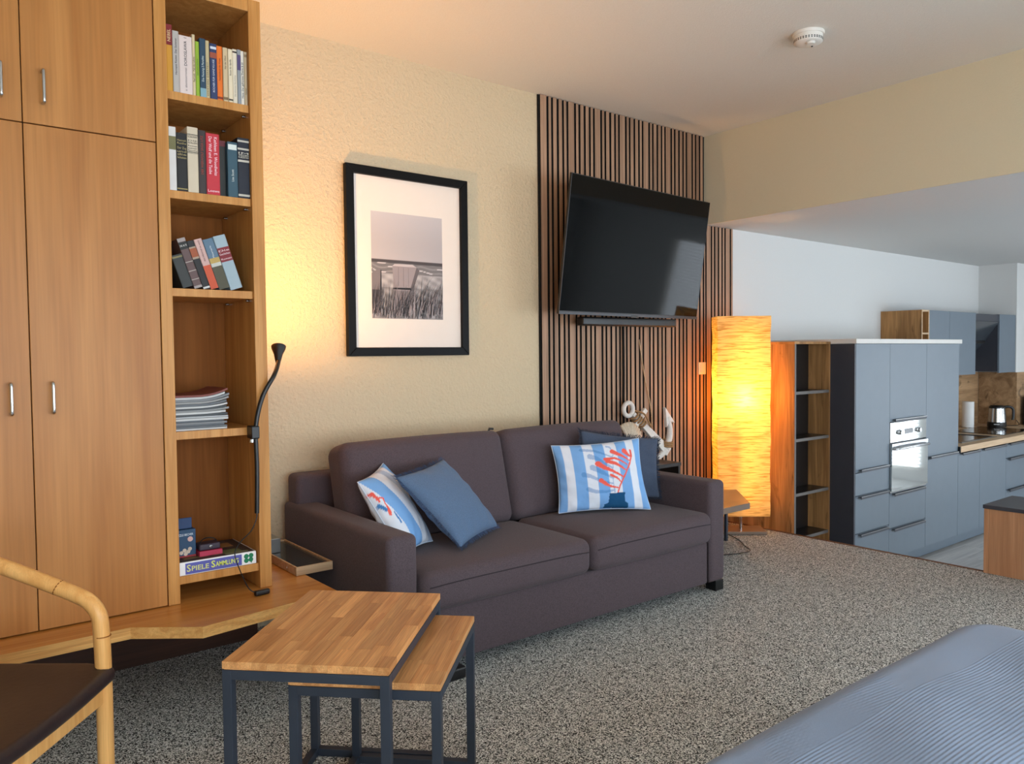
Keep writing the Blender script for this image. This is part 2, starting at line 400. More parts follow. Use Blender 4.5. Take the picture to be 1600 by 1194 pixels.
part('side_panel', (.766, YW-.002, ZB), (.808, D-.002, ZT), 'oak_solid', bc)
part('side_panel', (1.112, YW-.002, ZB), (1.160, D-.002, ZT), 'oak_solid', bc)
part('top_board', (.808, YW-.001, 2.672), (1.112, D-.01, ZT), 'oak_solid', bc)
YBK = 3.40
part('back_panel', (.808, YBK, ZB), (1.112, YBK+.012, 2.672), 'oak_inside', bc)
SH = [2.313, 1.949, 1.587, 1.050, .503]
for z in SH:
    part('shelf', (.8085, YW+.012, z-.030), (1.1115, YBK, z), 'oak_solid' if z > .6 else 'oak_solid', bc, bevel=.001)
for z in SH[:4]:
    for y in (YW+.05, YBK-.06):
        MB().tube([(1.112, y, z-.036), (1.098, y, z-.036)], .005, 10).build('shelf_pin', 'screw_chrome', bc, smooth=True)
bn = thing('bench', (.4, 3.1, 0), 'floating oak bench board with an angled front below the wardrobe', 'bench')
poly = [(-.6, 2.872), (.602, 2.893), (.797, 2.738), (1.334, 2.818), (1.322, D-.004), (-.6, D-.004)]
MB().prism(poly, ZB-.0015-.001, ZB-.0015).build('bench_top', 'oak_bench', bn)
MB().prism(poly, ZB-.042, ZB-.0026).build('bench_edge', 'oak_edge', bn)
part('plinth', (-.6, 3.605, 0.001), (1.30, 3.68, ZB-.042), 'plinth_brown', bn)
tr_ = thing('tray', (1.36, 3.4, ZB), 'shallow wooden tray with a grey glass bottom between bench and sofa', 'tray')
tx0, tx1, ty0, ty1 = 1.290, 1.455, 3.11, 3.64
MB().box((tx0, ty0, ZB), (tx1, ty0+.008, ZB+.036)).build('front_board', 'tray_wood', tr_, bevel=.001)
MB().box((tx0, ty1-.008, ZB), (tx1, ty1, ZB+.036)).build('rear_board', 'tray_wood', tr_, bevel=.001)
MB().box((tx0, ty0+.008, ZB), (tx0+.008, ty1-.008, ZB+.036)).build('side_board', 'tray_wood', tr_, bevel=.001)
MB().box((tx1-.008, ty0+.008, ZB), (tx1, ty1-.008, ZB+.036)).build('side_board', 'tray_wood', tr_, bevel=.001)
MB().box((tx0+.008, ty0+.008, ZB+.004), (tx1-.008, ty1-.008, ZB+.028)).build('glass_bottom', 'glass_dark', tr_)
MB().lathe([(.004, 0), (.004, .001)], 12, frame((tx0-.0005, ty0+.10, ZB+.016), (0, 1, 0), (0, 0, 1), (-1, 0, 0))).build('peg', 'paper_white', tr_)
gb = tag(MB().box((1.300, 3.43, ZB+.0285), (1.352, 3.61, ZB+.095)).build('metal_box', 'brushed_steel', bevel=.003), 'small grey metal box standing in the tray by the bookcase', 'box')

# books ------------------------------------------------------------
plain('pages', (214, 202, 176), .9, noise=200, var=.06)
def book(M, w, h, d, cover, label, bands=(), texts=(), group='books on the upper bookcase shelf', hard=True):
    """M maps local x (thickness), y (depth, spine at 0), z (height) to the shelf"""
    t = .0022
    e = thing('book', M @ Vector((w/2, d/2, 0)), label, 'book', group)
    m = MB(); m.box((0, 0, 0), (t, d, h), M); m.box((w-t, 0, 0), (w, d, h), M); m.box((t, 0, 0), (w-t, t, h), M)
    cv = m.build('cover', col(cover), e, bevel=.0008)
    MB().box((t, t, .003), (w-t, d-.003, h-.003), M).build('pages', 'pages', e)
    for z0, z1, c in bands:
        MB().box((.0002, -.0003, z0*h), (w-.0002, .0005, z1*h), M).build('spine_band', col(c), cv)
    for body, z, size, c, mode in texts:
        up = mode == 'up'
        if mode == 'flat': T = M @ frame((w/2, -.0006, z*h), (1, 0, 0), (0, 0, 1))
        elif up: T = M @ frame((w/2, -.0006, z*h), (0, 0, 1), (-1, 0, 0))
        else: T = M @ frame((w/2, -.0006, z*h), (0, 0, -1), (1, 0, 0))
        lim = (w*.86 if mode == 'flat' else None)
        textmesh(body, size, T, col(c), cv, align='CENTER' if mode == 'flat' else 'LEFT', fit=lim)
    return e
K = (30, 28, 26)
XS = [.8105, .833, .856, .9035, .915, .9295, .953, .9675, .9945, 1.0165, 1.036, 1.0535, 1.071, 1.086, 1.0990]
TOPS = [2.555, 2.537, 2.527, 2.540, 2.517, 2.532, 2.530, 2.522, 2.520, 2.518, 2.516, 2.520, 2.522, 2.521, 2.52]
R1 = [((196, 140, 40), 'yellow hardback with a dark red head, first in the top row', [(.69, 1, (120, 22, 28))], [('NEBEL', .74, .016, (224, 200, 150), 'up')]),
      ((176, 170, 164), 'grey rounded paperback second in the top row', [], [('Hermann Kasten  Der Sommer', .28, .0105, (50, 46, 60), 'up')]),
      ((214, 198, 192), 'thick pinkish white book in the top row', [], [('o  abenteuerroman', .05, .011, (120, 110, 110), 'up'), ('DOROSLAWA  1', .48, .0145, (40, 34, 40), 'up')]),
      ((206, 188, 150), 'thin cream book between white and green spines', [], [('Paul Lüth   Maß des Lebens', .22, .0085, (54, 44, 34), 'up')]),
      ((140, 172, 46), 'lime green book in the top row', [], [('kleine grüne bücherei', .38, .007, (84, 120, 30), 'up')]),
      ((30, 62, 84), 'dark teal book with a pale blue foot in the top row', [(.0, .15, (120, 160, 172))], [('Die Fassung 2 Paradies', .26, .0105, (200, 214, 210), 'up')]),
      ((190, 174, 132), 'narrow tan book with spaced black lettering', [], [('G E R M T I E R E   D E R A T E S T', .04, .0085, K, 'up')]),
      ((34, 52, 92), 'navy book with an orange emblem on the spine', [(.74, .84, (150, 74, 50))], [('BÜCHER FÜR GANZ KLUGE', .12, .010, (200, 206, 216), 'up'), ('1', .92, .014, (200, 206, 216), 'flat')]),
      ((220, 110, 24), 'bright orange paperback in the top row', [(.03, .07, (120, 40, 16))], [('Taschenbuch der Küste', .36, .009, (120, 40, 16), 'up')]),
      ((196, 176, 140), 'beige paperback right of the orange one', [(.03, .08, (120, 100, 70))], [('Nur der Wind', .6, .0085, (70, 56, 40), 'up')]),
      ((220, 206, 176), 'cream paperback with a black foot mark', [(.03, .06, (60, 54, 46))], [('Rosen für Apollo', .5, .009, K, 'up')]),
      ((216, 206, 184), 'pale cream paperback with a faint title', [(.93, .96, (40, 36, 34))], [('Die schönsten Geschichten', .12, .0075, (150, 140, 124), 'up')]),
      ((140, 146, 150), 'grey paperback with a purple title block', [(.62, .9, (78, 66, 110))], []),
      ((226, 220, 206), 'white paperback lettered down its whole spine', [], [('Hexe  Der gefrorene Thema & 20', .12, .010, K, 'up')]),
      ((190, 172, 140), 'sand coloured booklet last in the top row by the right panel', [(.9, .95, (140, 120, 90))], [('Seewind', .2, .007, (100, 84, 60), 'up')])]
for i, (c, lb, bands, tx) in enumerate(R1):
    x0 = XS[i]; x1 = XS[i+1] if i < 14 else 1.1255-.0145
    h = TOPS[i]-SH[0]-.0005; d = random.uniform(.13, .18)
    book(Matrix.Translation((x0+.0006, YW+.014+random.uniform(0, .006), SH[0]+.0005)), x1-x0-.0012, h, d, c, lb, bands, tx, 'books on the top shelf')
XS2 = [.8095, .8375, .8765, .9165, .945, .9955, 1.0250, 1.0645, 1.1110]
TOP2 = [2.183, 2.165, 2.193, 2.187, 2.181, 2.165, 2.161, 2.183]
R2 = [((206, 204, 200), 'white book with an olive label, far left of the second shelf', [(.64, .85, (110, 106, 66))], []),
      ((16, 16, 16), 'black book with gold lettering on the second shelf', [(.03, .05, (150, 134, 80))], [('Hannah', .87, .011, (170, 152, 100), 'flat'), ('Rothe', .82, .011, (170, 152, 100), 'flat'), ('Der Zug', .74, .012, (170, 152, 100), 'flat'), ('und', .68, .011, (170, 152, 100), 'flat'), ('die', .63, .011, (170, 152, 100), 'flat'), ('Schatten', .575, .011, (170, 152, 100), 'flat')]),
      ((200, 186, 162), 'cream cloth book with black bars on the second shelf', [(.88, .89, K), (.865, .87, K), (.61, .62, K), (.595, .60, K)], [('RUSSLANDS', .845, .007, K, 'flat'), ('DIE', .79, .007, K, 'flat'), ('ROLLEN', .755, .010, K, 'flat'), ('Roman', .71, .008, K, 'flat'), ('seiner', .675, .008, K, 'flat'), ('Epoche', .64, .008, K, 'flat')]),
      ((52, 42, 40), 'dark brown book with red spine lettering', [], [('DER WERWOLF SAGA UTZ', .30, .012, (160, 56, 34), 'up')]),
      ((186, 40, 52), 'thick red paperback with white script lettering', [], [('Kathleen E. Woodiwiss', .95, .0165, (240, 214, 220), 'down2'), ('Der Wolf und die Taube', .95, .0165, (240, 214, 220), 'down1'), ('Loewe', .06, .014, (240, 214, 220), 'flat')]),
      ((40, 42, 38), 'blackish green book with a dull red head', [(.9, 1, (98, 34, 42))], []),
      ((46, 78, 92), 'teal hardback left of the silver banded navy volume', [], [('Lisa Scott', .28, .012, (210, 216, 210), 'up'), ('I', .9, .03, (210, 216, 210), 'flat')]),
      ((18, 24, 38), 'navy volume with silver bands beside the right panel', [(.93, .96, (190, 184, 170)), (.80, .83, (190, 184, 170)), (.60, .635, (190, 184, 170)), (.03, .065, (190, 184, 170))], [('IM', .745, .010, (200, 196, 180), 'flat'), ('WILDEN', .71, .010, (200, 196, 180), 'flat'), ('KURDISTAN', .675, .010, (200, 196, 180), 'flat')])]
for i, (c, lb, bands, tx) in enumerate(R2):
    x0, x1 = XS2[i], XS2[i+1]; h = TOP2[i]-SH[1]-.0005; w = x1-x0-.0012
    M = Matrix.Translation((x0+.0006, YW+.014+(.02 if i in (5,) else 0), SH[1]+.0005))
    e = book(M, w, h, .16, c, lb, bands, [q for q in tx if not q[4].startswith('down')], 'books on the second shelf')
    for body, z, size, cc, mode in tx:
        if mode.startswith('down'):
            textmesh(body, size, M @ frame((w*(.70 if mode == 'down2' else .30), -.0006, z*h), (0, 0, -1), (1, 0, 0)), col(cc), e.children[0], fit=.145 if mode == 'down2' else .142)
# third shelf: books leaning left against the left panel
R3 = [((46, 48, 46), 'short dark grey leaning book with an olive head', .125, 18.5, [(.9, .95, (120, 110, 70))], []),
      ((92, 70, 68), 'leaning brown classic with silver ribs', .192, 18.5, [(.93, 1, (150, 140, 136)), (.78, .92, (22, 26, 24)), (.52, .535, (170, 160, 150)), (.34, .355, (170, 160, 150)), (.17, .185, (170, 160, 150)), (0, .05, (150, 140, 136))], [('DIE ALTE', .85, .010, (200, 196, 190), 'flat')]),
      ((30, 28, 28), 'leaning black book with an orange label', .186, 18.5, [(.66, .84, (150, 76, 40)), (.84, .87, (160, 140, 120)), (.62, .66, (160, 140, 120)), (.0, .04, (190, 190, 186))], []),
      ((196, 160, 152), 'leaning book with pink upper and orange lower spine', .194, 18.3, [(0, .47, (190, 76, 40))], [('Am Himmel so weit', .55, .010, (110, 60, 60), 'up')]),
      ((84, 110, 130), 'leaning book with a blue and green landscape spine', .196, 18.1, [(.0, .45, (74, 70, 50)), (.45, .52, (190, 190, 180)), (.52, .62, (180, 150, 80))], [('Mitternacht', .62, .010, (214, 220, 224), 'up')]),
      ((150, 168, 176), 'leaning pale blue book with a red title label', .212, 17.9, [(.52, .78, (120, 22, 32))], [('Die', .72, .011, (224, 200, 200), 'flat'), ('Geschichten', .66, .011, (224, 200, 200), 'flat'), ('Roman', .57, .010, (224, 200, 200), 'flat')])]
XB3 = [.850, .892, .925, .953, .985, 1.028, 1.079]
for i, (c, lb, h, a, bands, tx) in enumerate(R3):
    w = (XB3[i+1]-XB3[i])*math.cos(math.radians(a))-.0012
    M = Matrix.Translation((XB3[i], YW+.016, SH[2]+.0006)) @ Matrix.Rotation(-math.radians(a), 4, 'Y')
    book(M, w, h, .15, c, lb, bands, tx, 'leaning books on the third shelf')
# magazines
ORD = ['first', 'second', 'third', 'fourth', 'fifth', 'sixth', 'seventh', 'eighth', 'ninth', 'tenth', 'eleventh', 'twelfth', 'thirteenth', 'fourteenth', 'fifteenth', 'sixteenth', 'seventeenth']
mx_top = SH[3]+.0003; rnd = random.Random(3)
for i in range(17):
    th = rnd.uniform(.006, .0095); xr = 1.005+rnd.uniform(-.012, .014); lift = max(0, i-6)*.0024
    def wp(p, lift=lift, xr=xr):
        q = p.copy(); t = max(0, (p.x-.9)/(.11)); q.z += lift*t*t; return q
    n_ = 8; m = MB(); y0 = YW+.03+rnd.uniform(0, .012); y1 = 3.33; vs = []; fs = []
    for zz in (mx_top, mx_top+th-.0006):
        for k in range(n_+1):
            x = .8105+(xr-.8105)*k/n_
            for y in (y0, y1): vs.append(wp(Vector((x, y, zz))))
    o2 = 2*(n_+1)
    for k in range(n_):
        a = 2*k; fs += [(a, a+1, a+3, a+2), (o2+a, o2+a+2, o2+a+3, o2+a+1), (a, a+2, o2+a+2, o2+a), (a+1, o2+a+1, o2+a+3, a+3)]
    fs += [(0, o2, o2+1, 1), (2*n_, 2*n_+1, o2+2*n_+1, o2+2*n_)]
    m.add(vs, fs)
    tone = rnd.choice([(140, 140, 138), (118, 120, 122), (168, 170, 172), (92, 96, 100), (186, 186, 184), (66, 70, 72)])
    if i == 16: tone = (120, 60, 50)
    lab = 'magazine with a reddish cover, topmost of the stack' if i == 16 else 'magazine %s from the bottom of the stack on the bookcase' % ORD[i]
    tag(m.build('magazine', col(tone)), lab, 'magazine', 'stacked magazines')
    mx_top += th+.0002
# games -------------------------------------------------------------
ZG = SH[4]+.0006
g1 = thing('board_game', (.96, 3.2, ZG), 'flat board game box reading Spiele Sammlung with a clover', 'game box')
gx0, gx1, gy0, gy1, gh = .8105, 1.104, YW+.016, 3.33, .050
part('box_lid', (gx0, gy0, ZG), (gx1, gy1, ZG+gh), col((232, 230, 228)), g1, bevel=.002)
lid = g1.children[0]
part('front_print', (gx0+.022, gy0-.0006, ZG+.003), (gx1-.058, gy0+.0005, ZG+gh-.005), col((84, 86, 160)), lid, bevel=0)
part('top_print', (gx0+.004, gy0+.006, ZG+gh-.0005), (gx1-.006, gy1-.004, ZG+gh+.0006), col((58, 46, 42)), lid, bevel=0)
for k, (a, b_, c) in enumerate((((.84, 3.10), (.93, 3.13), (120, 96, 60)), ((.95, 3.10), (1.06, 3.15), (104, 112, 70)), ((.93, 3.20), (1.06, 3.27), (140, 100, 56)), ((.99, 3.08), (1.08, 3.095), (130, 130, 90)))):
    part('top_picture', (a[0], a[1], ZG+gh), (b_[0], b_[1], ZG+gh+.001), col(c), lid, bevel=0)
textmesh('S', .036, frame((gx0+.026, gy0-.0009, ZG+.024), (1, 0, 0), (0, 0, 1)), col((206, 206, 120)), lid, bold=.0005)
textmesh('PIELE', .026, frame((gx0+.0435, gy0-.0009, ZG+.022), (1, 0, 0), (0, 0, 1)), col((206, 206, 120)), lid, bold=.0004, fit=.064)
textmesh('S', .036, frame((gx0+.117, gy0-.0009, ZG+.025), (1, 0, 0), (0, 0, 1)), col((214, 224, 90)), lid, bold=.0005)
textmesh('AMMLUNG', .026, frame((gx0+.135, gy0-.0009, ZG+.023), (1, 0, 0), (0, 0, 1)), col((214, 224, 90)), lid, bold=.0004, fit=.088)
cm = MB()
for dx, dz in ((-.010, .008), (.009, .009), (-.010, -.009), (.008, -.007)):
    cm.lathe([(.0095, 0), (.0095, .0006)], 16, frame((gx1-.030+dx, gy0-.0002, ZG+.026+dz), (1, 0, 0), (0, 0, 1)))
cm.box((gx1-.022, gy0-.0007, ZG+.006), (gx1-.018, gy0, ZG+.02))
cm.build('clover', col((14, 120, 78)), lid)
g2 = thing('game_carton', (.86, 3.15, ZG+gh), 'upright dark blue carton on the board game box', 'carton')
ZG2 = ZG+gh+.0012
part('carton_body', (.8105, 3.13, ZG2), (.893, 3.18, ZG2+.108), col((28, 62, 92)), g2)
part('carton_flap', (.8125, 3.150, ZG2+.108), (.885, 3.156, ZG2+.150), col((24, 52, 92)), g2)
part('red_foot', (.811, 3.1292, ZG2+.001), (.8925, 3.1305, ZG2+.008), col((140, 26, 30)), g2.children[0], bevel=0)
textmesh('PUZZLE BECHER', .012, frame((.85, 3.1294, ZG2+.088), (1, 0, 0), (0, 0, 1)), col((206, 214, 220)), g2.children[0], align='CENTER', fit=.066)
MB().lathe([(.011, -.014), (.017, .016)], 16, frame((.852, 3.131, ZG2+.060), (.8, 0, -.6), (0, 1, 0), (.6, 0, .8)) @ Matrix.Diagonal((1, .06, 1, 1))).build('cup_picture', col((150, 96, 70)), g2.children[0])
for dx, dz in ((0, 0), (.014, -.006), (-.012, -.008), (.004, -.014), (.02, .004)):
    MB().lathe([(.0075, 0), (.0075, .0006)], 12, frame((.85+dx, 3.1296, ZG2+.028+dz), (1, 0, 0), (0, 0, 1))).build('dice_picture', col((196, 176, 156)), g2.children[0])
MB().lathe([(.010, 0), (.010, .0006)], 14, frame((.872, 3.1296, ZG2+.070), (1, 0, 0), (0, 0, 1))).build('badge_picture', col((200, 160, 150)), g2.children[0])
tag(B((.897, 3.10, ZG2), (.985, 3.17, ZG2+.020)).build('card_game', col((176, 40, 70)), bevel=.002), 'small flat pink card game box on the board game', 'card box')
wl = thing('wallet_case', (.94, 3.14, ZG2+.021), 'small dark purple case with a snap button on the pink box', 'case')
MB().rbox((.899, 3.105, ZG2+.021), (.979, 3.165, ZG2+.046), .006, n=2).build('case_body', col((52, 40, 52)), wl, smooth=True)
MB().lathe([(.006, 0), (.006, .0015), (.003, .003)], 14, frame((.942, 3.105, ZG2+.034), (1, 0, 0), (0, 0, 1))).build('snap_button', 'steel', wl)
MB().tube([(.905, 3.12, ZG2+.047), (.915, 3.13, ZG2+.058), (.94, 3.15, ZG2+.060), (.965, 3.15, ZG2+.056), (.975, 3.14, ZG2+.047)], .0022, 8, smooth=5).build('strap', 'black_plastic', wl, smooth=True)

# clip-on reading lamp ------------------------------------------------
cl = thing('clip_lamp', (1.095, 3.0, 1.02), 'black gooseneck reading lamp clipped to the bookcase shelf', 'lamp')
neck = [(1.093, 3.012, .714), (1.097, 3.012, .895), (1.095, 3.012, 1.022), (1.104, 3.012, 1.10), (1.131, 3.016, 1.18), (1.178, 3.022, 1.255), (1.222, 3.09, 1.30), (1.232, 3.115, 1.315)]
MB().tube(neck, .0088, 12, smooth=6).build('gooseneck', 'black_plastic', cl, smooth=True)
hd = Vector((1.230, 3.11, 1.312)); ax = Vector((.22, .42, .86)).normalized(); sx = ax.cross(Vector((0, 1, 0))).normalized()
HM = frame(hd, sx, ax.cross(sx), ax)
MB().lathe([(.009, -.012), (.012, .0), (.018, .03), (.028, .055), (.030, .066), (.0285, .066), (.026, .055), (.016, .03), (.010, .004)], 24, HM, closed=False).build('lamp_head', 'black_plastic', cl, smooth=True)
MB().lathe([(.001, .018), (.010, .022), (.012, .032), (.009, .040), (.001, .043)], 16, HM).build('bulb', 'bulb_glow', cl, smooth=True)
MB().box((1.075, 2.998, 1.008), (1.106, 3.055, 1.058)).build('clip', 'black_plastic', cl, bevel=.004)
MB().lathe([(.010, -.012), (.010, .0)], 14, Matrix.Translation((1.082, 3.02, 1.006))).build('clamp_screw', 'steel', cl)
MB().tube([(1.093, 3.012, .716), (1.088, 3.008, .69), (1.063, 3.0, .649), (1.016, 2.99, .613), (.989, 2.97, .579), (1.003, 2.966, .52), (1.035, 2.962, .44), (1.06, 2.955, .418)], .0022, 8, smooth=7).build('cable', 'black_plastic', cl, smooth=True)
MB().rbox((-.03, -.011, 0), (.03, .011, .02), .006, Matrix.Translation((1.085, 2.955, ZB)) @ Matrix.Rotation(.15, 4, 'Z'), n=2).build('cable_switch', 'black_plastic', cl, smooth=True)
sd = bpy.data.lights.new('clip_lamp_light', 'SPOT'); sd.energy = CLIP_LAMP_W; sd.color = (1, .51, .145); sd.spot_size = math.radians(165); sd.spot_blend = .9; sd.shadow_soft_size = .012
so = bpy.data.objects.new('clip_lamp_light', sd); COL.objects.link(so)
so.matrix_world = frame(hd+ax*.066, sx, -ax.cross(sx), -ax); so.parent = cl; so.matrix_parent_inverse = Matrix.Translation(-cl.location)

# framed print -----------------------------------------------------------
pf = thing('framed_picture', (2.215, D, 1.32), 'black framed black-and-white beach print above the sofa', 'picture')
px0, px1, pz0, pz1 = 1.846, 2.612, 1.325, 2.327; fw = .046; py0, py1 = D-.045, D-.012
m = MB()
MO = [(px0, pz0), (px1, pz0), (px1, pz1), (px0, pz1)]; MI = [(px0+fw, pz0+fw), (px1-fw, pz0+fw), (px1-fw, pz1-fw), (px0+fw, pz1-fw)]
for i, nm in enumerate(('bottom', 'right', 'top', 'left')):
    j = (i+1) % 4; q = [MO[i], MO[j], MI[j], MI[i]]
    vs = [Vector((a, py0, b)) for a, b in q] + [Vector((a, py1, b)) for a, b in q]
    MB().add(vs, [(0, 1, 2, 3), (7, 6, 5, 4), (0, 4, 5, 1), (1, 5, 6, 2), (2, 6, 7, 3), (3, 7, 4, 0)]).build('frame_rail', 'picture_frame_black', pf, bevel=.003)
part('mount', (px0+fw-.004, py1-.012, pz0+fw-.004), (px1-fw+.004, py1, pz1-fw+.004), 'passepartout', pf, bevel=0)
ix0, ix1, iz0, iz1 = 1.996, 2.445, 1.527, 2.098; iy = py1-.0125
# the print: grey tones per vertex, with a hooded beach chair, sea and dune grass
def printcol(u, v):
    s = lambda a, b_, t: max(0, min(1, (t-a)/(b_-a)))
    hz = .555
    if v > hz: g = .46+.10*(1-u)*.4+.05*math.sin(7*v); return (g*1.0, g*.93, g*.95)
    if v > hz-.025: return (.07, .062, .066)
    if v > hz-.13:
        w_ = math.sin(150*v+5*math.sin(6*u)+2*math.sin(17*u)); g = .17+.10*max(0, w_)+(.42 if w_ > .86 and math.sin(9*u+60*v) > .1 else 0); return (g, g*.95, g*.97)
    g = .36+.10*math.sin(31*u+17*v)*math.sin(67*v)-.10*(v < .3); return (g, g*.95, g*.96)
NX, NZ = 70, 130; vs = []; fs = []; cs = []
for j in range(NZ+1):
    for i in range(NX+1):
        u, v = i/NX, j/NZ; vs.append((ix0+(ix1-ix0)*u, iy, iz0+(iz1-iz0)*v)); cs.append(printcol(u, v))
for j in range(NZ):
    for i in range(NX): a = j*(NX+1)+i; fs.append((a, a+1, a+NX+2, a+NX+1))
def setcol(ob, cs):
    at_ = ob.data.color_attributes.new('Col', 'FLOAT_COLOR', 'POINT')
    for i, c in enumerate(cs): at_.data[i].color = (c[0], c[1], c[2], 1)
vcol('print_ink', .6)
pr_ = MB().add(vs, fs).build('print', 'print_ink', pf); setcol(pr_, cs)
def P2(u, v, k=1): return (ix0+(ix1-ix0)*u, iy-.0004*k, iz0+(iz1-iz0)*v)
def shape(uv, rgb, k, name):
    MB().add([P2(u, v, k) for u, v in uv], [tuple(range(len(uv)))]).build(name, col(rgb), pr_)
shape([(.30, .27), (.56, .27), (.66, .47), (.62, .50), (.28, .50)], (146, 136, 138), 1, 'beach_chair_print')
shape([(.28, .50), (.62, .50), (.56, .525), (.31, .52)], (186, 176, 176), 2, 'beach_chair_print')
shape([(.52, .27), (.56, .27), (.66, .47), (.62, .50)], (96, 88, 90), 2, 'beach_chair_print')
shape([(.28, .28), (.54, .28), (.53, .30), (.29, .295)], (26, 23, 24), 3, 'beach_chair_print')
shape([(.29, .03), (.53, .03), (.54, .27), (.30, .27)], (124, 115, 117), 1, 'beach_chair_print')
for q in (.36, .43, .5): shape([(q, .31), (q+.006, .31), (q+.006, .49), (q, .49)], (120, 112, 114), 2, 'beach_chair_print')
shape([(0, .27), (.13, .27), (.13, .45), (.10, .47), (0, .42)], (116, 108, 110), 1, 'beach_chair_print')
shape([(.11, .27), (.13, .27), (.13, .45), (.12, .46)], (22, 20, 22), 2, 'beach_chair_print')
shape([(0, .05), (.11, .05), (.13, .27), (0, .27)], (70, 64, 66), 1, 'beach_chair_print')
rg = random.Random(5)
for tone, cnt in (((30, 27, 29), 120), ((78, 72, 74), 90), ((160, 150, 152), 80)):
    m = MB()
    for i in range(cnt):
        u = rg.random(); L = rg.uniform(.12, .30)*(1.25 if u > .55 else .95); lean = rg.uniform(-.03, .22)*(1 if u > .3 else .5); w_ = rg.uniform(.002, .005); k = rg.randint(4, 8); v0 = rg.uniform(0, .10)
        pts = [(u+lean*t*t, v0+L*t) for t in (0, .35, .7, 1)]
        pts = [(min(.995, max(.005, a)), b_) for a, b_ in pts]
        vs = []
        for q, (a, b_) in enumerate(pts):
            ww = w_*(1-q/3.2); vs += [P2(min(.998, max(.002, a-ww)), b_, k), P2(min(.998, max(.002, a+ww)), b_, k)]
        m.add(vs, [(0, 1, 3, 2), (2, 3, 5, 4), (4, 5, 7, 6)])
    go = m.build('dune_grass_print', col(tone), pr_); go['kind'] = 'stuff'

# ------------------------------------------------------------------ slatted wall panel with TV
sp_ = thing('slat_wall_panel', (4.1, D, .0), 'oak slat wall panel on black felt behind the television', 'wall panel')
SX0, SX1 = 3.186, 5.150; YF = D-.012
m = MB(); m.box((SX0-.008, YF, .0), (XB-.010, D-.001, ZC-.002)); m.box((XB-.010, YF, .0), (SX1, D-.007, ZK-.002)); m.build('felt_backing', 'felt_black', sp_)
pat = [.050, .021, .030, .028, .021]; gp = [.0175, .0168, .0178, .0168, .0168]
x = SX0; i = 0; cache = {}
while x+.015 < SX1:
    w_ = pat[i % 5]; zt = ZC-.003 if x+w_ < XB-.009 else ZK-.003
    if x < XB-.009 < x+w_: w_ = XB-.010-x
    key = (round(w_, 4), zt)
    if key not in cache:
        mb = B((0, -.012, .0), (w_, 0, zt)); o = mb.build('slat', 'slat_oak', None); o.data.materials.append(MATS['felt_black']); cache[key] = o
        for pg in o.data.polygons: pg.material_index = 0 if pg.normal.y < -.5 else 1
    else:
        o = cache[key].copy(); COL.objects.link(o)
    o.parent = sp_; o.location = Vector((x, YF, .0))-sp_.location
    x += w_+gp[i % 5]; i += 1
sw = thing('light_switch', (4.77, YF-.012, 1.2), 'cream light switch on the slat panel left of the paper lamp', 'light switch')
part('switch_plate', (4.722, YF-.021, 1.160), (4.806, YF-.0125, 1.252), 'switch_white', sw, bevel=.003)
part('rocker', (4.738, YF-.026, 1.176), (4.790, YF-.020, 1.236), 'switch_white', sw, bevel=.003)
# television
tv = thing('television', (3.862, 3.62, 1.98), 'large black flat-screen television tilted down on a wall bracket', 'television')
ya, ti = .079, .141
tr3 = Vector((math.cos(ya), math.sin(ya), 0)); n0 = Vector((math.sin(ya), -math.cos(ya), 0))
tn = n0*math.cos(ti)+Vector((0, 0, -math.sin(ti))); tu = tn.cross(tr3)
tu = tu if tu.z > 0 else -tu
TM = frame((3.862, 3.511, 1.98), tr3, tu, tn)   # local x right, y up, z to the viewer
TW, TH = 1.45, .834
MB().box((-TW/2, -TH/2, -.018), (TW/2, TH/2, 0), TM).build('housing', 'black_plastic', tv, bevel=.003)
MB().box((-TW/2+.006, -TH/2+.022, -.001), (TW/2-.006, TH/2-.006, .0012), TM).build('screen', 'tv_screen', tv)
MB().box((-TW/2, -TH/2, -.001), (TW/2, -TH/2+.018, .004), TM).build('lower_bezel', 'bezel_grey', tv, bevel=.001)
MB().box((-.04, -TH/2-.006, -.004), (.04, -TH/2+.010, .005), TM).build('sensor_bar', 'black_plastic', tv, bevel=.001)
MB().box((-TW/2+.2, -TH/2+.08, -.055), (TW/2-.2, TH/2-.25, -.017), TM).build('rear_housing', 'black_plastic', tv, bevel=.01)
m = MB(); m.box((3.70, YF-.035, 1.80), (4.05, YF-.0125, 2.15)); m.box((3.80, 3.55, 1.93), (3.86, YF-.03, 1.99)); m.box((3.90, 3.55, 1.93), (3.96, YF-.03, 1.99)); m.build('wall_bracket', 'dark_metal', tv, bevel=.003)
sb = thing('sound_bar', (3.86, 3.6, 1.52), 'slim black sound bar under the television', 'speaker')
m_ = MB(); m_.rbox((3.40, 3.575, 1.505), (4.30, 3.645, 1.560), .012, n=3); m_.build('speaker_body', 'black_plastic', sb, smooth=True)
part('wall_mount', (3.7, 3.645, 1.52), (4.0, YF-.0125, 1.545), 'dark_metal', sb)
tag(MB().tube([(3.905, 3.715, 1.52), (3.908, 3.715, 1.2), (3.905, 3.715, .9), (3.90, 3.70, .60)], .008, 8, smooth=4).build('cable_conduit', 'felt_black', smooth=True), 'black cable running down the slat panel below the television', 'cable')

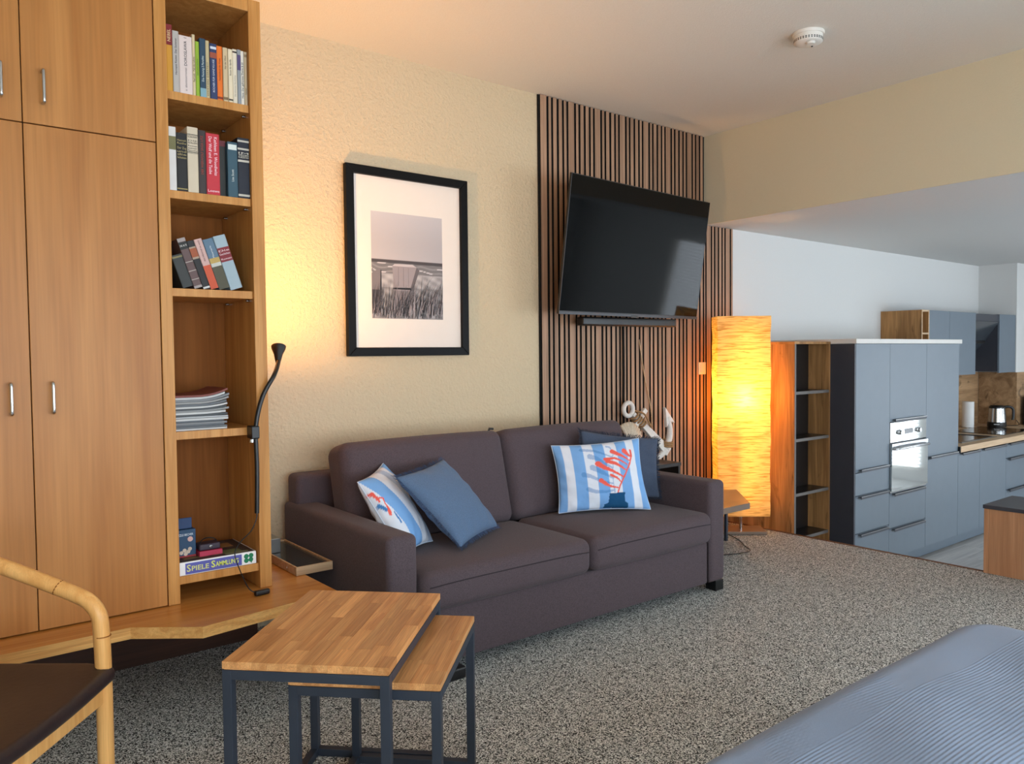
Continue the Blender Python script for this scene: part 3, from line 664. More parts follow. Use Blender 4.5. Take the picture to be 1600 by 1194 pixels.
# ------------------------------------------------------------------ sofa
sf = thing('sofa', (2.54, 3.2, 0), 'dark aubergine two-seat fabric sofa along the wall', 'sofa')
X0, X1, XI0, XI1, XM = 1.472, 3.605, 1.612, 3.465, 2.553; YS0, YS1 = 2.655, 3.70; AZ = .617
def armwarp(p):
    q = p.copy(); return q
for a, b in ((X0, XI0), (XI1, X1)):
    MB().rbox((a, YS0, .055), (b, YS1, AZ), .028, n=5).build('armrest', 'sofa_cloth', sf, smooth='all')
MB().rbox((XI0+.002, 2.668, .055), (XI1-.002, 3.62, .285), .012, n=3).build('base', 'sofa_cloth', sf, smooth='all')
MB().rbox((X0+.02, 3.56, .28), (X1-.02, YS1-.002, .755), .03, n=3).build('back_frame', 'sofa_cloth', sf, smooth='all')
def seatwarp(x0, x1):
    def f(p):
        q = p.copy(); u = (p.x-x0)/(x1-x0)*2-1; v = (p.y-2.62)/.62*2-1
        if p.z > .36: q.z += .016*(1-u**4)*(1-min(1, abs(v))**3)
        if p.y < 2.75: q.y -= .012*(1-u**4)
        return q
    return f
for a, b in ((XI0+.003, XM-.002), (XM+.002, XI1-.003)):
    c = MB().rbox((a, 2.628, .288), (b, 3.24, .452), .045, n=8, k=4, warp=seatwarp(a, b)).build('seat_cushion', 'sofa_cloth', sf, smooth='all')
    pts = []
    for q in range(13):
        x = a+.03+(b-a-.06)*q/12; u = (x-a)/(b-a)*2-1
        pts.append((x, 2.6285-.012*(1-u**4), .392+.012*(1-u**4)))
    MB().tube(pts, .0028, 6).build('piping', 'seam_dark', c, smooth=True)
def backM(x):  # leans back
    return Matrix.Translation((x, 3.20, .445)) @ Matrix.Rotation(math.radians(-14), 4, 'X')
for i, (a, b) in enumerate(((1.606, XM-.002), (XM+.002, 3.482))):
    w_ = b-a
    def bw(p, w_=w_):
        q = p.copy(); u = p.x/w_*2; v = (p.z-.25)/.25
        if p.y < .1: q.y -= .030*(1-abs(u)**3 if abs(u) < 1 else 0)*(1-min(1, abs(v))**4)
        q.z += .006*(1-u*u); return q
    c = MB().rbox((-w_/2, .0, .0), (w_/2, .20, .498), .055, backM((a+b)/2), n=8, k=4, warp=bw).build('back_cushion', 'sofa_cloth', sf, smooth='all')
    if i == 0:
        M_ = backM((a+b)/2)
        MB().tube([M_ @ Vector((-w_/2+.012, .043, z)) for z in (.06, .2, .35, .44)] + [M_ @ Vector((-w_/2+.05, .043, .488)), M_ @ Vector((0, .043, .5012)), M_ @ Vector((w_/2-.05, .043, .488))], .0022, 6).build('piping', 'seam_dark', c, smooth=True)
        MB().tube([M_ @ Vector((w_/2-.02, .10, .50)), M_ @ Vector((w_/2-.012, .10, .515)), M_ @ Vector((w_/2+.012, .10, .512))], .007, 8).build('pull_tab', 'black_plastic', c, smooth=True)
MB().box((XI1-.0015, 2.664, .06), (XI1+.0015, 2.669, .28)).build('front_seam', 'seam_dark', sf)
for x, y in ((X1-.075, 2.665), (X0+.005, 2.665), (X1-.075, 3.61), (X0+.005, 3.61)):
    part('foot', (x, y, .0), (x+.07, y+.07, .058), 'black_plastic', sf, bevel=.003)
MB().rbox((1.60, 2.60, .0), (1.80, 2.67, .05), .01, n=2).build('castor_block', 'black_plastic', sf, smooth=True)

# pillows -----------------------------------------------------------------
def pillow(name, TL, TR, BR, BL, T, mat, label, colf=None, k=.07, fringe=None, group='scatter cushions on the sofa', N=40):
    TL, TR, BR, BL = map(Vector, (TL, TR, BR, BL)); nrm = (BR-BL).cross(TL-BL).normalized()
    e = thing(name, BL.lerp(BR, .5), label, 'pillow', group)
    def pos(u, v, s):
        # edges drawn in between the corners, filling bulging in the middle
        a, b = u*2-1, v*2-1; a2 = a*(1-k*(1-b*b)*a*a); b2 = b*(1-k*(1-a*a)*b*b); uu, vv = (a2+1)/2, (b2+1)/2
        p = (BL*(1-uu)+BR*uu)*(1-vv)+(TL*(1-uu)+TR*uu)*vv
        t = max(0, (1-a*a)*(1-b*b))**.46
        wr_ = .008*math.sin(11*a+6*b+2*math.sin(3*b))*math.sin(7*b-4*a+1)*(1-t)+.003*math.sin(17*a-9*b)*t*(1-t)
        return p+nrm*(s*(T/2*t+.002)+wr_*min(1, t*2))
    vs = []; fs = []; cs = []; idx = {}
    for s in (1, -1):
        for j in range(N+1):
            for i in range(N+1):
                if s == -1 and (i in (0, N) or j in (0, N)): idx[(s, i, j)] = idx[(1, i, j)]; continue
                idx[(s, i, j)] = len(vs); edge = i in (0, N) or j in (0, N)
                vs.append(pos(i/N, j/N, 0 if edge else s))
                if colf: cs.append(colf(i/N, j/N, s))
        for j in range(N):
            for i in range(N):
                q = [idx[(s, i, j)], idx[(s, i+1, j)], idx[(s, i+1, j+1)], idx[(s, i, j+1)]]; fs.append(tuple(q if s > 0 else q[::-1]))
    o = MB().add(vs, fs).build('pillow_cover', mat, e, smooth='all')
    if colf: setcol(o, cs)
    ring = [pos(i/24, 0, 0) for i in range(24)]+[pos(1, i/24, 0) for i in range(24)]+[pos(1-i/24, 1, 0) for i in range(24)]+[pos(0, 1-i/24, 0) for i in range(25)]
    if fringe:
        fm = MB(); ctr = pos(.5, .5, 0); rf = random.Random(11)
        for i in range(len(ring)-1):
            for q in range(5):
                p = ring[i].lerp(ring[i+1], q/5); d = (p-ctr).normalized(); tng = (ring[i+1]-ring[i]).normalized()
                L = rf.uniform(.012, .024); z = rf.uniform(-.9, .9)
                a_ = p-d*.003; b_ = p+d*L+tng*z*.008+nrm*rf.uniform(-.006, .006)
                w_ = tng*.0020; h_ = nrm*.0015
                fm.add([a_-w_, a_+w_, a_+h_, b_-w_*.6, b_+w_*.6, b_+h_*.6], [(0, 1, 4, 3), (1, 2, 5, 4), (2, 0, 3, 5), (3, 4, 5)])
        fo = fm.build('fringe', fringe, e); fo['kind'] = 'stuff'
    else:
        MB().tube(ring, .0028, 6, cap=False).build('edge_seam', col((196, 210, 226)), e, smooth=True)
    return e
LB, WH, BL2, RED, VAS = [lin(c)[:3] for c in ((120, 168, 220), (218, 224, 234), (70, 128, 186), (232, 98, 84), (22, 76, 116))]
STR = [.09, .19, .32, .436, .56, .698, .82, .912]
def seg(p, a, b):
    d = (b[0]-a[0], b[1]-a[1]); L = d[0]**2+d[1]**2; t = max(0, min(1, ((p[0]-a[0])*d[0]+(p[1]-a[1])*d[1])/L)) if L else 0
    return math.hypot(p[0]-a[0]-d[0]*t, (p[1]-a[1]-d[1]*t)*.8), t
REDS = [([(.64, .247), (.671, .346), (.731, .459), (.779, .549), (.836, .661), (.861, .741), (.86, .84)], .008, .010),
 ([(.653, .311), (.568, .335), (.518, .374), (.468, .425)], .006, .026), ([(.694, .385), (.647, .453), (.587, .493)], .006, .016),
 ([(.726, .459), (.612, .551), (.525, .605), (.462, .664)], .008, .034), ([(.77, .55), (.721, .601), (.662, .653), (.564, .697)], .007, .024),
 ([(.794, .63), (.723, .694), (.653, .736), (.544, .728)], .006, .018), ([(.83, .685), (.768, .749), (.707, .79), (.647, .837)], .006, .028), ([(.847, .742), (.811, .792), (.784, .835)], .008, .030)]
BLUES = [([(.599, .279), (.505, .262), (.396, .269), (.323, .309)], .010, .026), ([(.591, .375), (.467, .419), (.364, .493), (.289, .523)], .008, .028),
 ([(.592, .457), (.499, .536), (.396, .616)], .010, .034), ([(.613, .598), (.515, .677), (.449, .755), (.386, .785)], .012, .032),
 ([(.636, .749), (.531, .818), (.443, .875), (.303, .901)], .008, .020), ([(.648, .843), (.628, .915), (.592, .931)], .006, .014), ([(.604, .244), (.603, .433), (.626, .668), (.652, .842)], .004, .005)]
VASE = [(.543, .235), (.717, .242), (.71, .108), (.746, .071), (.737, .001), (.475, .011), (.479, .067), (.525, .094)]
def inpoly(p, P):
    c = False; j = len(P)-1
    for i in range(len(P)):
        if (P[i][1] > p[1]) != (P[j][1] > p[1]) and p[0] < (P[j][0]-P[i][0])*(p[1]-P[i][1])/(P[j][1]-P[i][1])+P[i][0]: c = not c
        j = i
    return c
def stroke(p, L):
    for pts, w0, w1 in L:
        n_ = len(pts)-1
        for i in range(n_):
            d, t = seg(p, pts[i], pts[i+1])
            if d < w0+(w1-w0)*(i+t)/n_: return True
    return False
def coral(u, v, s):
    c = WH if sum(u > q for q in STR) % 2 else LB
    if s < 0: return c
    if inpoly((u, v), VASE): return VAS
    if .03 < u < .5 and .20 < v < .99 or u >= .5:
        if stroke((u, v), REDS): return RED
        if stroke((u, v), BLUES): return tuple(.55*a+.45*b for a, b in zip(BL2, c))
    return c
def coral2(u, v, s):
    c = WH if sum(v*.97+.02 > q for q in STR) % 2 else LB
    if s > 0 and stroke((v, 1-u), REDS): return RED
    if s > 0 and stroke((v, 1-u), BLUES): return tuple(.6*a+.4*b for a, b in zip(BL2, c))
    return c
def stripes_left(u, v, s):
    q = u-.34*(1-v)
    c = WH if q < 0 else LB if q < .27 else WH if q < .50 else tuple(.5*a_+.35*b_ for a_, b_ in zip(WH, LB)) if q < .66 else WH if q < .8 else LB
    if s > 0 and q < .02:
        if stroke((u, v), [([(.0, .80), (.06, .70), (.14, .66), (.20, .62)], .010, .008), ([(.03, .78), (.05, .66)], .02, .01), ([(.12, .66), (.10, .56), (.09, .48)], .008, .022)]): return RED
        if stroke((u, v), [([(.20, .62), (.25, .48), (.27, .34)], .008, .014), ([(.02, .62), (.06, .54)], .02, .02), ([(.16, .46), (.18, .34)], .014, .02)]): return BL2
    return c
pillow('striped_pillow', (2.785, 3.19, .826), (3.225, 2.955, .853), (3.205, 2.850, .474), (2.757, 3.100, .474), .13, 'printed_cloth', 'blue and white striped pillow printed with a red coral in a vase', coral, N=130)
pillow('fringed_pillow', (2.990, 3.178, .900), (3.475, 3.030, .828), (3.436, 2.985, .492), (2.97, 3.165, .492), .080, 'pillow_slate', 'dark slate blue pillow behind the striped one at the right arm', fringe='fringe_dark')
pillow('striped_pillow', (1.575, 3.10, .772), (1.79, 3.26, .818), (1.915, 3.03, .470), (1.665, 2.875, .470), .13, 'printed_cloth', 'striped pillow wedged against the left sofa arm', stripes_left, N=90)
pillow('fringed_pillow', (1.715, 3.01, .790), (2.085, 3.20, .816), (2.290, 3.025, .485), (1.912, 2.795, .485), .13, 'pillow_blue', 'denim blue fringed pillow leaning at the left end of the sofa', fringe='fringe_blue')

# ------------------------------------------------------------------ nest of tables
def nest(name, FL, FR, BRc, h, tt, tube_, label, rnd):
    FL, FR, BRc = (Vector((*p, 0)) for p in (FL, FR, BRc)); ex = (FR-FL); w = ex.length; ex.normalize()
    ey = Vector((-ex.y, ex.x, 0)); d = (BRc-FR).dot(ey); M = frame(FL, ex, ey, (0, 0, 1))
    e = thing(name, M @ Vector((w/2, d/2, 0)), label, 'side table', 'nest of two tables')
    top = MB().box((.004, .004, h-tt), (w-.004, d-.004, h-tt+.006), M).build('tabletop', 'block_oak', e)
    rows = round(w/.040); sw_ = w/rows
    for i in range(rows):
        y = 0
        cuts = [0]
        while cuts[-1] < d-.02:
            cuts.append(min(d, cuts[-1]+rnd.uniform(.14, .42)*(.5 if len(cuts) == 1 else 1)))
            if d-cuts[-1] < .07: cuts[-1] = d
        for a, b in zip(cuts, cuts[1:]):
            bx = MB().box((-sw_/2+.0002, -(b-a)/2+.0002, -tt/2+.003), (sw_/2-.0002, (b-a)/2-.0002, tt/2))
            c = bx.build('stave', 'block_oak', None, bevel=.0004, seg=1); c.parent = top
            c.location = M @ Vector(((i+.5)*sw_, (a+b)/2, h-tt/2)) - e.location; c.rotation_euler.z = math.atan2(ex.y, ex.x)
    t = tube_; z1 = h-tt
    for x, y in ((0, 0), (w-t, 0), (w-t, d-t), (0, d-t)):
        MB().box((x, y, 0), (x+t, y+t, z1), M).build('leg', 'dark_metal', e, bevel=.001)
    MB().box((t, 0, z1-t), (w-t, t, z1), M).build('top_rail', 'dark_metal', e, bevel=.001)
    MB().box((t, d-t, z1-t), (w-t, d, z1), M).build('top_rail', 'dark_metal', e, bevel=.001)
    for x in (0, w-t): MB().box((x, t, z1-t), (x+t, d-t, z1), M).build('top_rail', 'dark_metal', e, bevel=.001)
    MB().box((0, t, 0), (t, d-t, t), M).build('floor_rail', 'dark_metal', e, bevel=.001)
    for y in (0, d-t): MB().box((t, y, 0), (w-t, y+t, t), M).build('floor_rail', 'dark_metal', e, bevel=.001)
    return e
nest('nesting_table', (.629, 2.009), (.940, 1.697), (1.370, 2.126), .55, .022, .025, 'larger oak block nesting table on a dark steel frame', random.Random(2))
nest('nesting_table', (.775, 1.938), (1.061, 1.651), (1.429, 2.018), .49, .020, .025, 'smaller oak block nesting table tucked under the larger one', random.Random(9))

# ------------------------------------------------------------------ bentwood armchair
ch = thing('armchair', (.12, 2.45, 0), 'beech bentwood armchair with a dark leather seat in the left corner', 'chair')
P0 = Vector((.425, 2.385, 0)); e1 = Vector((-.63, -.777, 0)).normalized(); e2 = Vector((-.777, .63, 0)).normalized()
SWd, SDp = .52, .50
def CP(a, b, z): return P0+e1*a+e2*b+Vector((0, 0, z))
def armloop(a):
    s = [CP(a, .0, 0), CP(a, .0, .25), CP(a, .0, .45), CP(a, .004, .585), CP(a, .012, .625), CP(a, .035, .655), CP(a, .065, .672), CP(a, .12, .695), CP(a, .28, .757), CP(a, .42, .80)]
    return s
right = armloop(0); left = armloop(SWd)
back = [CP(.05, .52, .825), CP(.16, .58, .835), CP(SWd/2, .60, .838), CP(SWd-.16, .58, .835), CP(SWd-.05, .52, .825)]
MB().tube(right+back+left[::-1], .0215, 14, smooth=5).build('arm_hoop', 'chair_beech', ch, smooth='all')
for p, q in ((CP(0, .118, .694), CP(0, .1205, .6953)), (CP(0, .0, .558), CP(0, .0, .5605)), (CP(SWd, .118, .694), CP(SWd, .1205, .6953))):
    MB().tube([p, q], .0219, 14).build('joint_ring', 'oak_inside', ch, smooth=True)
for a in (.04, SWd-.04):
    MB().tube([CP(a, .54, 0), CP(a, .50, .4), CP(a, .535, .82)], .019, 12, smooth=4).build('rear_leg', 'chair_beech', ch, smooth='all')
MS = frame(P0, e1, e2*-1, (0, 0, 1))   # local x along the front, local -y towards the back
MB().box((.012, -.016, .375), (SWd-.012, .008, .424), MS).build('front_rail', 'chair_beech', ch, bevel=.004)
MB().box((.0, -.50, .375), (.022, -.01, .42), MS).build('side_rail', 'chair_beech', ch, bevel=.004)
MB().box((SWd-.022, -.50, .375), (SWd, -.01, .42), MS).build('side_rail', 'chair_beech', ch, bevel=.004)
MB().box((.02, -.51, .375), (SWd-.02, -.49, .42), MS).build('rear_rail', 'chair_beech', ch, bevel=.004)
def seatw(p):
    q = p.copy(); u = (p.x/SWd)*2-1; v = -(p.y)/.5
    q.z += .012*u*u-.010*(1-u*u)*(1-abs(v*2-1)) 
    if p.y > -.03: q.z -= .010*((p.y+.03)/.06)
    return q
MB().rbox((-.018, -.49, .424), (SWd+.018, .030, .468), .020, MS, n=8, k=4, warp=seatw).build('seat', 'leather_dark', ch, smooth='all')
def backw(p): return p
MB().tube([CP(.03, .535, .72), CP(.16, .585, .73), CP(SWd/2, .60, .735), CP(SWd-.16, .585, .73), CP(SWd-.03, .535, .72)], .055, 14, smooth=4).build('back_pad', 'leather_dark', ch, smooth='all')

# ------------------------------------------------------------------ bed with blanket
bd = thing('bed', (1.8, .2, 0), 'bed under a slate blue ribbed blanket in the right foreground', 'bed')
bx0, bx1, by0, by1, bz = .95, 2.66, -.75, 1.04, .50
MB().rbox((bx0+.06, by0+.03, .12), (bx1-.06, by1-.06, bz-.03), .06, n=3).build('mattress', 'passepartout', bd, smooth=True)
for x in (bx0+.12, bx1-.2):
    for y in (by0+.1, by1-.2): part('leg', (x, y, 0), (x+.07, y+.07, .13), 'black_plastic', bd)
xs = [bx0+(bx1-bx0)*i/90 for i in range(91)]; ys = [by0+(by1-by0)*j/1150 for j in range(1151)]
R_ = .10
def bl(x, y):
    # signed distance into the rounded rectangle decides where the cloth falls away
    cx = min(max(x, bx0+.16), bx1-.16); cy = min(max(y, by0+.16), by1-.16)
    d = math.hypot(x-cx, y-cy); t = max(0, (d-.16+R_)/R_); t = min(1, t)
    z = bz-R_*(1-math.sqrt(max(0, 1-t*t)))
    inn = 1-t
    rib = 0
    yy = y + .014*math.sin(3*x+1)+.008*math.sin(7*x+3*y+.6)+.004*math.sin(15*x-6*y)
    if yy < .86: rib = .0007*math.cos(2*PI*yy/.0092)
    if .86 <= yy < .97 and 1.45 < x+(.97-yy)*.8 < 1.95: rib = .0008*math.cos(2*PI*(yy+x*.18)/.010)
    if x < 1.32 and yy >= .80: rib = .0015*math.cos(2*PI*(x*.75+yy*.2)/.014)
    z += rib*min(1, inn*3)
    z += (.007*math.sin(13*x-8*y+1.2)*math.sin(6*y+4*x)*max(0, min(1, (.92-y)*6))+.010*math.sin(4.2*x-3.1*y)*math.sin(2.3*y+1.7*x)+.006*math.exp(-((y-.60-.25*(x-2))/.045)**2)*math.sin(3*x))*inn
    return z, d, cx, cy
vs = []; fs = []; nx = len(xs); ny = len(ys)
for y in ys:
    for x in xs:
        z, d, cx, cy = bl(x, y)
        if d > .16:
            f_ = .16/d; x2 = cx+(x-cx)*f_; y2 = cy+(y-cy)*f_; z = bz-R_-(d-.16)*4.5
            vs.append((x2, y2, max(.02, z)))
        else: vs.append((x, y, z))
for j in range(ny-1):
    for i in range(nx-1): a = j*nx+i; fs.append((a, a+1, a+nx+1, a+nx))
m = MB().add(vs, fs)
# hem falling to just above the floor
rim = [(j*nx+i) for i, j in [(i, 0) for i in range(nx)]+[(nx-1, j) for j in range(1, ny)]+[(i, ny-1) for i in range(nx-2, -1, -1)]+[(0, j) for j in range(ny-2, 0, -1)]]
o0 = len(m.v)
for q in rim: p = m.v[q]; m.v.append(Vector((p.x+.012*math.sin(9*p.y+7*p.x), p.y+.012*math.sin(8*p.x), .04)))
for i in range(len(rim)): j = (i+1) % len(rim); m.f.append((rim[i], o0+i, o0+j, rim[j]))
m.build('blanket', 'bed_blanket', bd, smooth='all')

# ------------------------------------------------------------------ floor lamp, side table, console
fl = thing('floor_lamp', (4.84, 3.43, 0), 'tall glowing yellow paper floor lamp by the slat panel', 'lamp')
LM = frame((4.842, 3.432, 0), (.757, -.653, 0), (.653, .757, 0))
MB().box((-.16, -.105, .004), (.165, .105, .026), LM).build('base_plate', 'table_grey', fl, bevel=.003)
MB().lathe([(.011, .026), (.011, .10), (.014, .105), (.014, .14)], 16, LM).build('stem', 'steel', fl, smooth=True)
LW, LD, LZ0, LZ1 = .186, .095, .135, 1.585
rl = random.Random(4); m = MB(); nz = 60
for side in range(4):
    vs = []; fs = []
    c = [(-LW, -LD), (LW, -LD), (LW, LD), (-LW, LD)]; a, b = c[side], c[(side+1) % 4]
    for j in range(nz+1):
        z = LZ0+(LZ1-LZ0)*j/nz; off = .0016*math.sin(j*2.3)+rl.uniform(-.001, .001)
        wav = 1+.012*math.sin(j*.33)+.008*math.sin(j*.9)+.02*j/nz
        for i in range(7):
            t = i/6; p = Vector((a[0]+(b[0]-a[0])*t, a[1]+(b[1]-a[1])*t, z)); nn = Vector((b[1]-a[1], a[0]-b[0], 0)).normalized()
            p.x *= wav; p = p+nn*off*(0 if i in (0, 6) else 1)+Vector((0, 0, rl.uniform(-.001, .001))); vs.append(LM @ p)
    for j in range(nz):
        for i in range(6): q = j*7+i; fs.append((q, q+1, q+8, q+7))
    m.add(vs, fs)
m.build('paper_shade', 'lamp_paper', fl, smooth=True)
wf = MB()
for z in (LZ0+.002, LZ1-.003):
    wf.tube([LM @ Vector((a*(LW-.004), b*(LD-.004), z)) for a, b in ((-1, -1), (1, -1), (1, 1), (-1, 1), (-1, -1))], .0018, 6)
wf.build('wire_frame', 'steel', fl)
MB().tube([LM @ Vector((-LW+.006, 0, LZ0+.01)), LM @ Vector((LW-.006, 0, LZ0+.01))], .004, 6).build('cross_wire', 'steel', fl)
MB().tube([LM @ Vector((0, -LD+.006, LZ0+.01)), LM @ Vector((0, LD-.006, LZ0+.01))], .004, 6).build('cross_wire', 'steel', fl)
MB().tube([LM @ Vector((0, 0, .14)), LM @ Vector((0, 0, .82))], .006, 8).build('pole', 'steel', fl)
MB().lathe([(.014, .82), (.016, .86), (.012, .865)], 14, LM).build('socket', 'white_plastic', fl, smooth=True)
MB().lathe([(.010, .866), (.018, .885), (.030, .915), (.031, .935), (.022, .957), (.002, .965)], 18, LM).build('bulb', 'bulb_glow', fl, smooth=True)
MB().lathe([(.012, .20), (.014, .21), (.014, 1.52), (.012, 1.53)], 14, LM @ Matrix.Translation((.03, .045, 0))).build('added_fill_tube', 'added_tube_glow', fl, smooth=True)  # added emitter, evens the shade's glow and brightens its surroundings; no known lamp part
MB().tube([LM @ Vector((-.16, .02, .012)), (4.62, 3.30, .006), (4.50, 3.16, .006), (4.40, 3.05, .006), (4.2, 3.1, .006), (3.9, 3.3, .006)], .003, 8, smooth=6).build('cable', 'black_plastic', fl, smooth=True)
for dz, en in ((.985, FLOOR_LAMP_W),):
    pd = bpy.data.lights.new('floor_lamp_light', 'POINT'); pd.energy = en; pd.color = (1, .48, .105); pd.shadow_soft_size = .035
    po = bpy.data.objects.new('floor_lamp_light', pd); COL.objects.link(po); po.parent = fl; po.location = LM @ Vector((0, 0, dz))-fl.location
st = thing('corner_table', (4.1, 3.2, 0), 'low smooth side table with an angled corner right of the sofa', 'table')
MB().prism([(3.625, 2.98), (4.304, 2.98), (4.655, 3.335), (4.50, 3.455), (3.625, 3.455)], .312, .35).build('tabletop', 'table_grey', st, bevel=.002)
for x, y in ((3.68, 3.02), (4.53, 3.33), (3.68, 3.40)):
    part('leg', (x, y, 0), (x+.02, y+.02, .312), 'dark_metal', st)
cs_ = thing('console', (3.95, 3.6, 0), 'narrow black console between sofa and slat panel', 'console')
part('console_top', (3.64, 3.485, .545), (4.235, 3.715, .570), 'console_black', cs_)
part('side_panel', (3.645, 3.49, 0), (3.665, 3.71, .545), 'console_black', cs_)
part('side_panel', (4.21, 3.49, 0), (4.23, 3.71, .545), 'console_black', cs_)
part('shelf', (3.665, 3.49, .22), (4.21, 3.71, .24), 'console_black', cs_)
an = thing('wooden_anchor', (4.2, 3.6, .57), 'white wooden anchor with rope leaning on the black console', 'anchor')
def AP(px, z): return Vector((px, 3.60, z))
rg_ = Vector((3.888, 3.655, .945)); cr = Vector((4.200, 3.60, .650))
m = MB(); pts = []
for q in range(21):
    t = 2*PI*q/20; pts.append(rg_+Vector((.045*math.cos(t), 0, .045*math.sin(t))))
m.tube(pts, .016, 10, cap=False); m.build('ring', 'anchor_white', an, smooth='all')
d = (cr-rg_).normalized(); s0 = rg_+d*.05
pe = Vector((0, -1, 0)).cross(d).normalized()
SM = frame(s0, d, pe)
L = (cr-s0).length
MB().prism([(0, -.016), (L+.03, -.034), (L+.03, .034), (0, .016)], -.018, .018, SM).build('shank', 'anchor_white', an, bevel=.004)
MB().prism([(.05, -.125), (.085, -.125), (.085, .10), (.05, .10)], -.016, .016, SM).build('stock', 'anchor_white', an, bevel=.005)
def fluke(sg):
    pts = []
    for q in range(9):
        t = q/8; a = sg*t*1.15; pts.append(cr+(d*math.cos(a)*.21-d*.21+pe*math.sin(a)*.21))
    m = MB(); m.tube([p for p in pts], [.027-.0012*q for q in range(9)], 10); o = m.build('arm', 'anchor_white', an, smooth='all')
    tip = pts[-1]; dd = (pts[-1]-pts[-2]).normalized(); nn = Vector((0, -1, 0)).cross(dd).normalized()
    if sg > 0: MB().prism([(-.06, -.045), (-.03, 0), (-.06, .045), (.075, .0)], -.013, .013, frame(tip, dd, nn)).build('fluke', 'anchor_white', an, bevel=.003)
fluke(1); fluke(-.42)
for k in range(5):
    c0 = s0+d*(.01+.022*k); rr = .030+.002*(k % 2); pts = [c0+pe*math.cos(t)*rr+Vector((0, math.sin(t)*rr, 0))+d*.012*t/6.28 for t in [2*PI*q/12 for q in range(13)]]
    MB().tube(pts, .007, 8).build('rope_turn', 'rope', an, smooth='all')
MB().tube([s0+pe*.03, s0+d*.05+pe*.05+Vector((0, -.03, 0)), s0+d*.11+pe*.035+Vector((0, -.035, 0)), s0+d*.16+pe*.02+Vector((0, -.03, 0))], .006, 8, smooth=5).build('rope_end', 'rope', an, smooth='all')
for k in range(3):
    c0 = cr+Vector((.02, 0, .03+.014*k)); pts = [c0+Vector((.045*math.cos(t), .035*math.sin(t), .01*math.sin(t))) for t in [2*PI*q/12 for q in range(13)]]
    MB().tube(pts, .007, 8).build('rope_turn', 'rope', an, smooth='all')
tag(MB().tube([(4.068, 3.719, 1.42), (4.125, 3.718, 1.15), (4.185, 3.716, .926), (4.215, 3.71, .5745)], .0035, 8, smooth=5).build('thin_rod', 'tray_wood', smooth=True), 'thin bare rod standing behind the anchor against the slats', 'rod')
shl = thing('scallop_shell', (3.82, 3.62, .57), 'carved cream scallop shell decoration left of the anchor', 'shell')
part('shell_stand', (3.765, 3.55, .5705), (3.875, 3.585, .745), 'shell_cream', shl, bevel=.004)
for q in range(11):
    a = -.25+q*(PI*.5+.25)/10*1.25; a = -.5+q*.205
    t = Vector((math.sin(a), 0, math.cos(a))); b_ = Vector((3.79, 3.570, .740))
    MB().tube([b_, b_+t*.07+Vector((0, -.012, 0)), b_+t*.128], [.005, .013, .015], 10).build('shell_rib', 'shell_cream', shl, smooth='all')

# ------------------------------------------------------------------ smoke alarm
sa = thing('smoke_alarm', (3.69, 2.213, ZC), 'round white smoke alarm on the ceiling', 'smoke alarm')
SA = Matrix.Translation((3.69, 2.213, ZC)) @ Matrix.Scale(1.15, 4)
MB().lathe([(.066, -.012), (.068, -.008), (.068, 0)], 40, SA).build('mounting_ring', 'white_plastic', sa, smooth=True)
MB().lathe([(.0, -.049), (.030, -.049), (.050, -.046), (.060, -.041), (.0605, -.040), (.0605, -.012)], 40, SA, closed=False).build('housing', 'white_plastic', sa, smooth=True)
for z in (-.031, -.037):
    for q in range(32):
        a = 2*PI*q/32
        MB().box((.0592, -.0032, z-.0018), (.0612, .0032, z+.0018), SA @ Matrix.Rotation(a, 4, 'Z')).build('vent_slot', 'black_plastic', sa)
MB().lathe([(.0, -.058), (.016, -.057), (.022, -.049)], 24, SA @ Matrix.Translation((-.015, -.02, 0)), closed=False).build('test_button', 'white_plastic', sa, smooth=True)
MB().lathe([(.004, -.052), (.004, -.048)], 10, SA @ Matrix.Translation((.03, .0, 0))).build('led', 'black_plastic', sa)

# ------------------------------------------------------------------ kitchen
YC = 2.954; ZTOP = 1.380
def bar(x0, x1, z, parent, y=None):
    y = YC if y is None else y
    m = MB(); m.box((x0, y-.026, z-.010), (x1, y-.022, z+.010)); m.box((x0, y-.024, z+.006), (x1, y, z+.010))
    h = m.build('handle', 'grey_front_dark', parent, bevel=.001)
    MB().box((x0, y-.0275, z+.006), (x1, y-.024, z+.011)).build('handle_edge', 'brushed_steel', h)
    return h
ks = thing('open_shelf_unit', (5.33, 3.4, ZF), 'knotty oak open shelf unit between lamp and grey cabinets', 'shelf')
YS = 3.146
part('side_panel', (XE+.014, YS, ZF), (XE+.032, D-.008, ZTOP), 'knotty_oak', ks, bevel=.001)
part('side_panel', (5.552, YS, ZF), (5.568, D-.008, ZTOP), 'knotty_oak', ks, bevel=.001)
part('back_panel', (XE+.032, 3.318, ZF), (5.552, 3.334, ZTOP), 'shelf_black', ks, bevel=.001)
part('panel_edge', (XE+.0135, YS-.002, ZF), (XE+.0325, YS, ZTOP), 'shelf_edge', ks, bevel=0)
for z in (1.012, .667, .267, -.06, -.40):
    s = part('shelf', (XE+.032, YS+.004, z), (5.552, 3.318, z+.022), 'shelf_black', ks, bevel=.001)
    part('shelf_front', (XE+.032, YS+.001, z), (5.552, YS+.004, z+.022), 'shelf_edge', s, bevel=0)
part('top_panel', (XE+.012, YS-.002, ZTOP), (5.568, D-.008, ZTOP+.018), 'knotty_oak', ks, bevel=.001)
tag(B((5.5685, YC-.012, ZTOP+.0005), (7.40, D-.008, ZTOP+.036)).build('cover_board', 'slab_white', bevel=.002), 'white cover board on top of the tall grey cabinets', 'board')
TX = [5.586, 6.11, 6.74, 7.37]
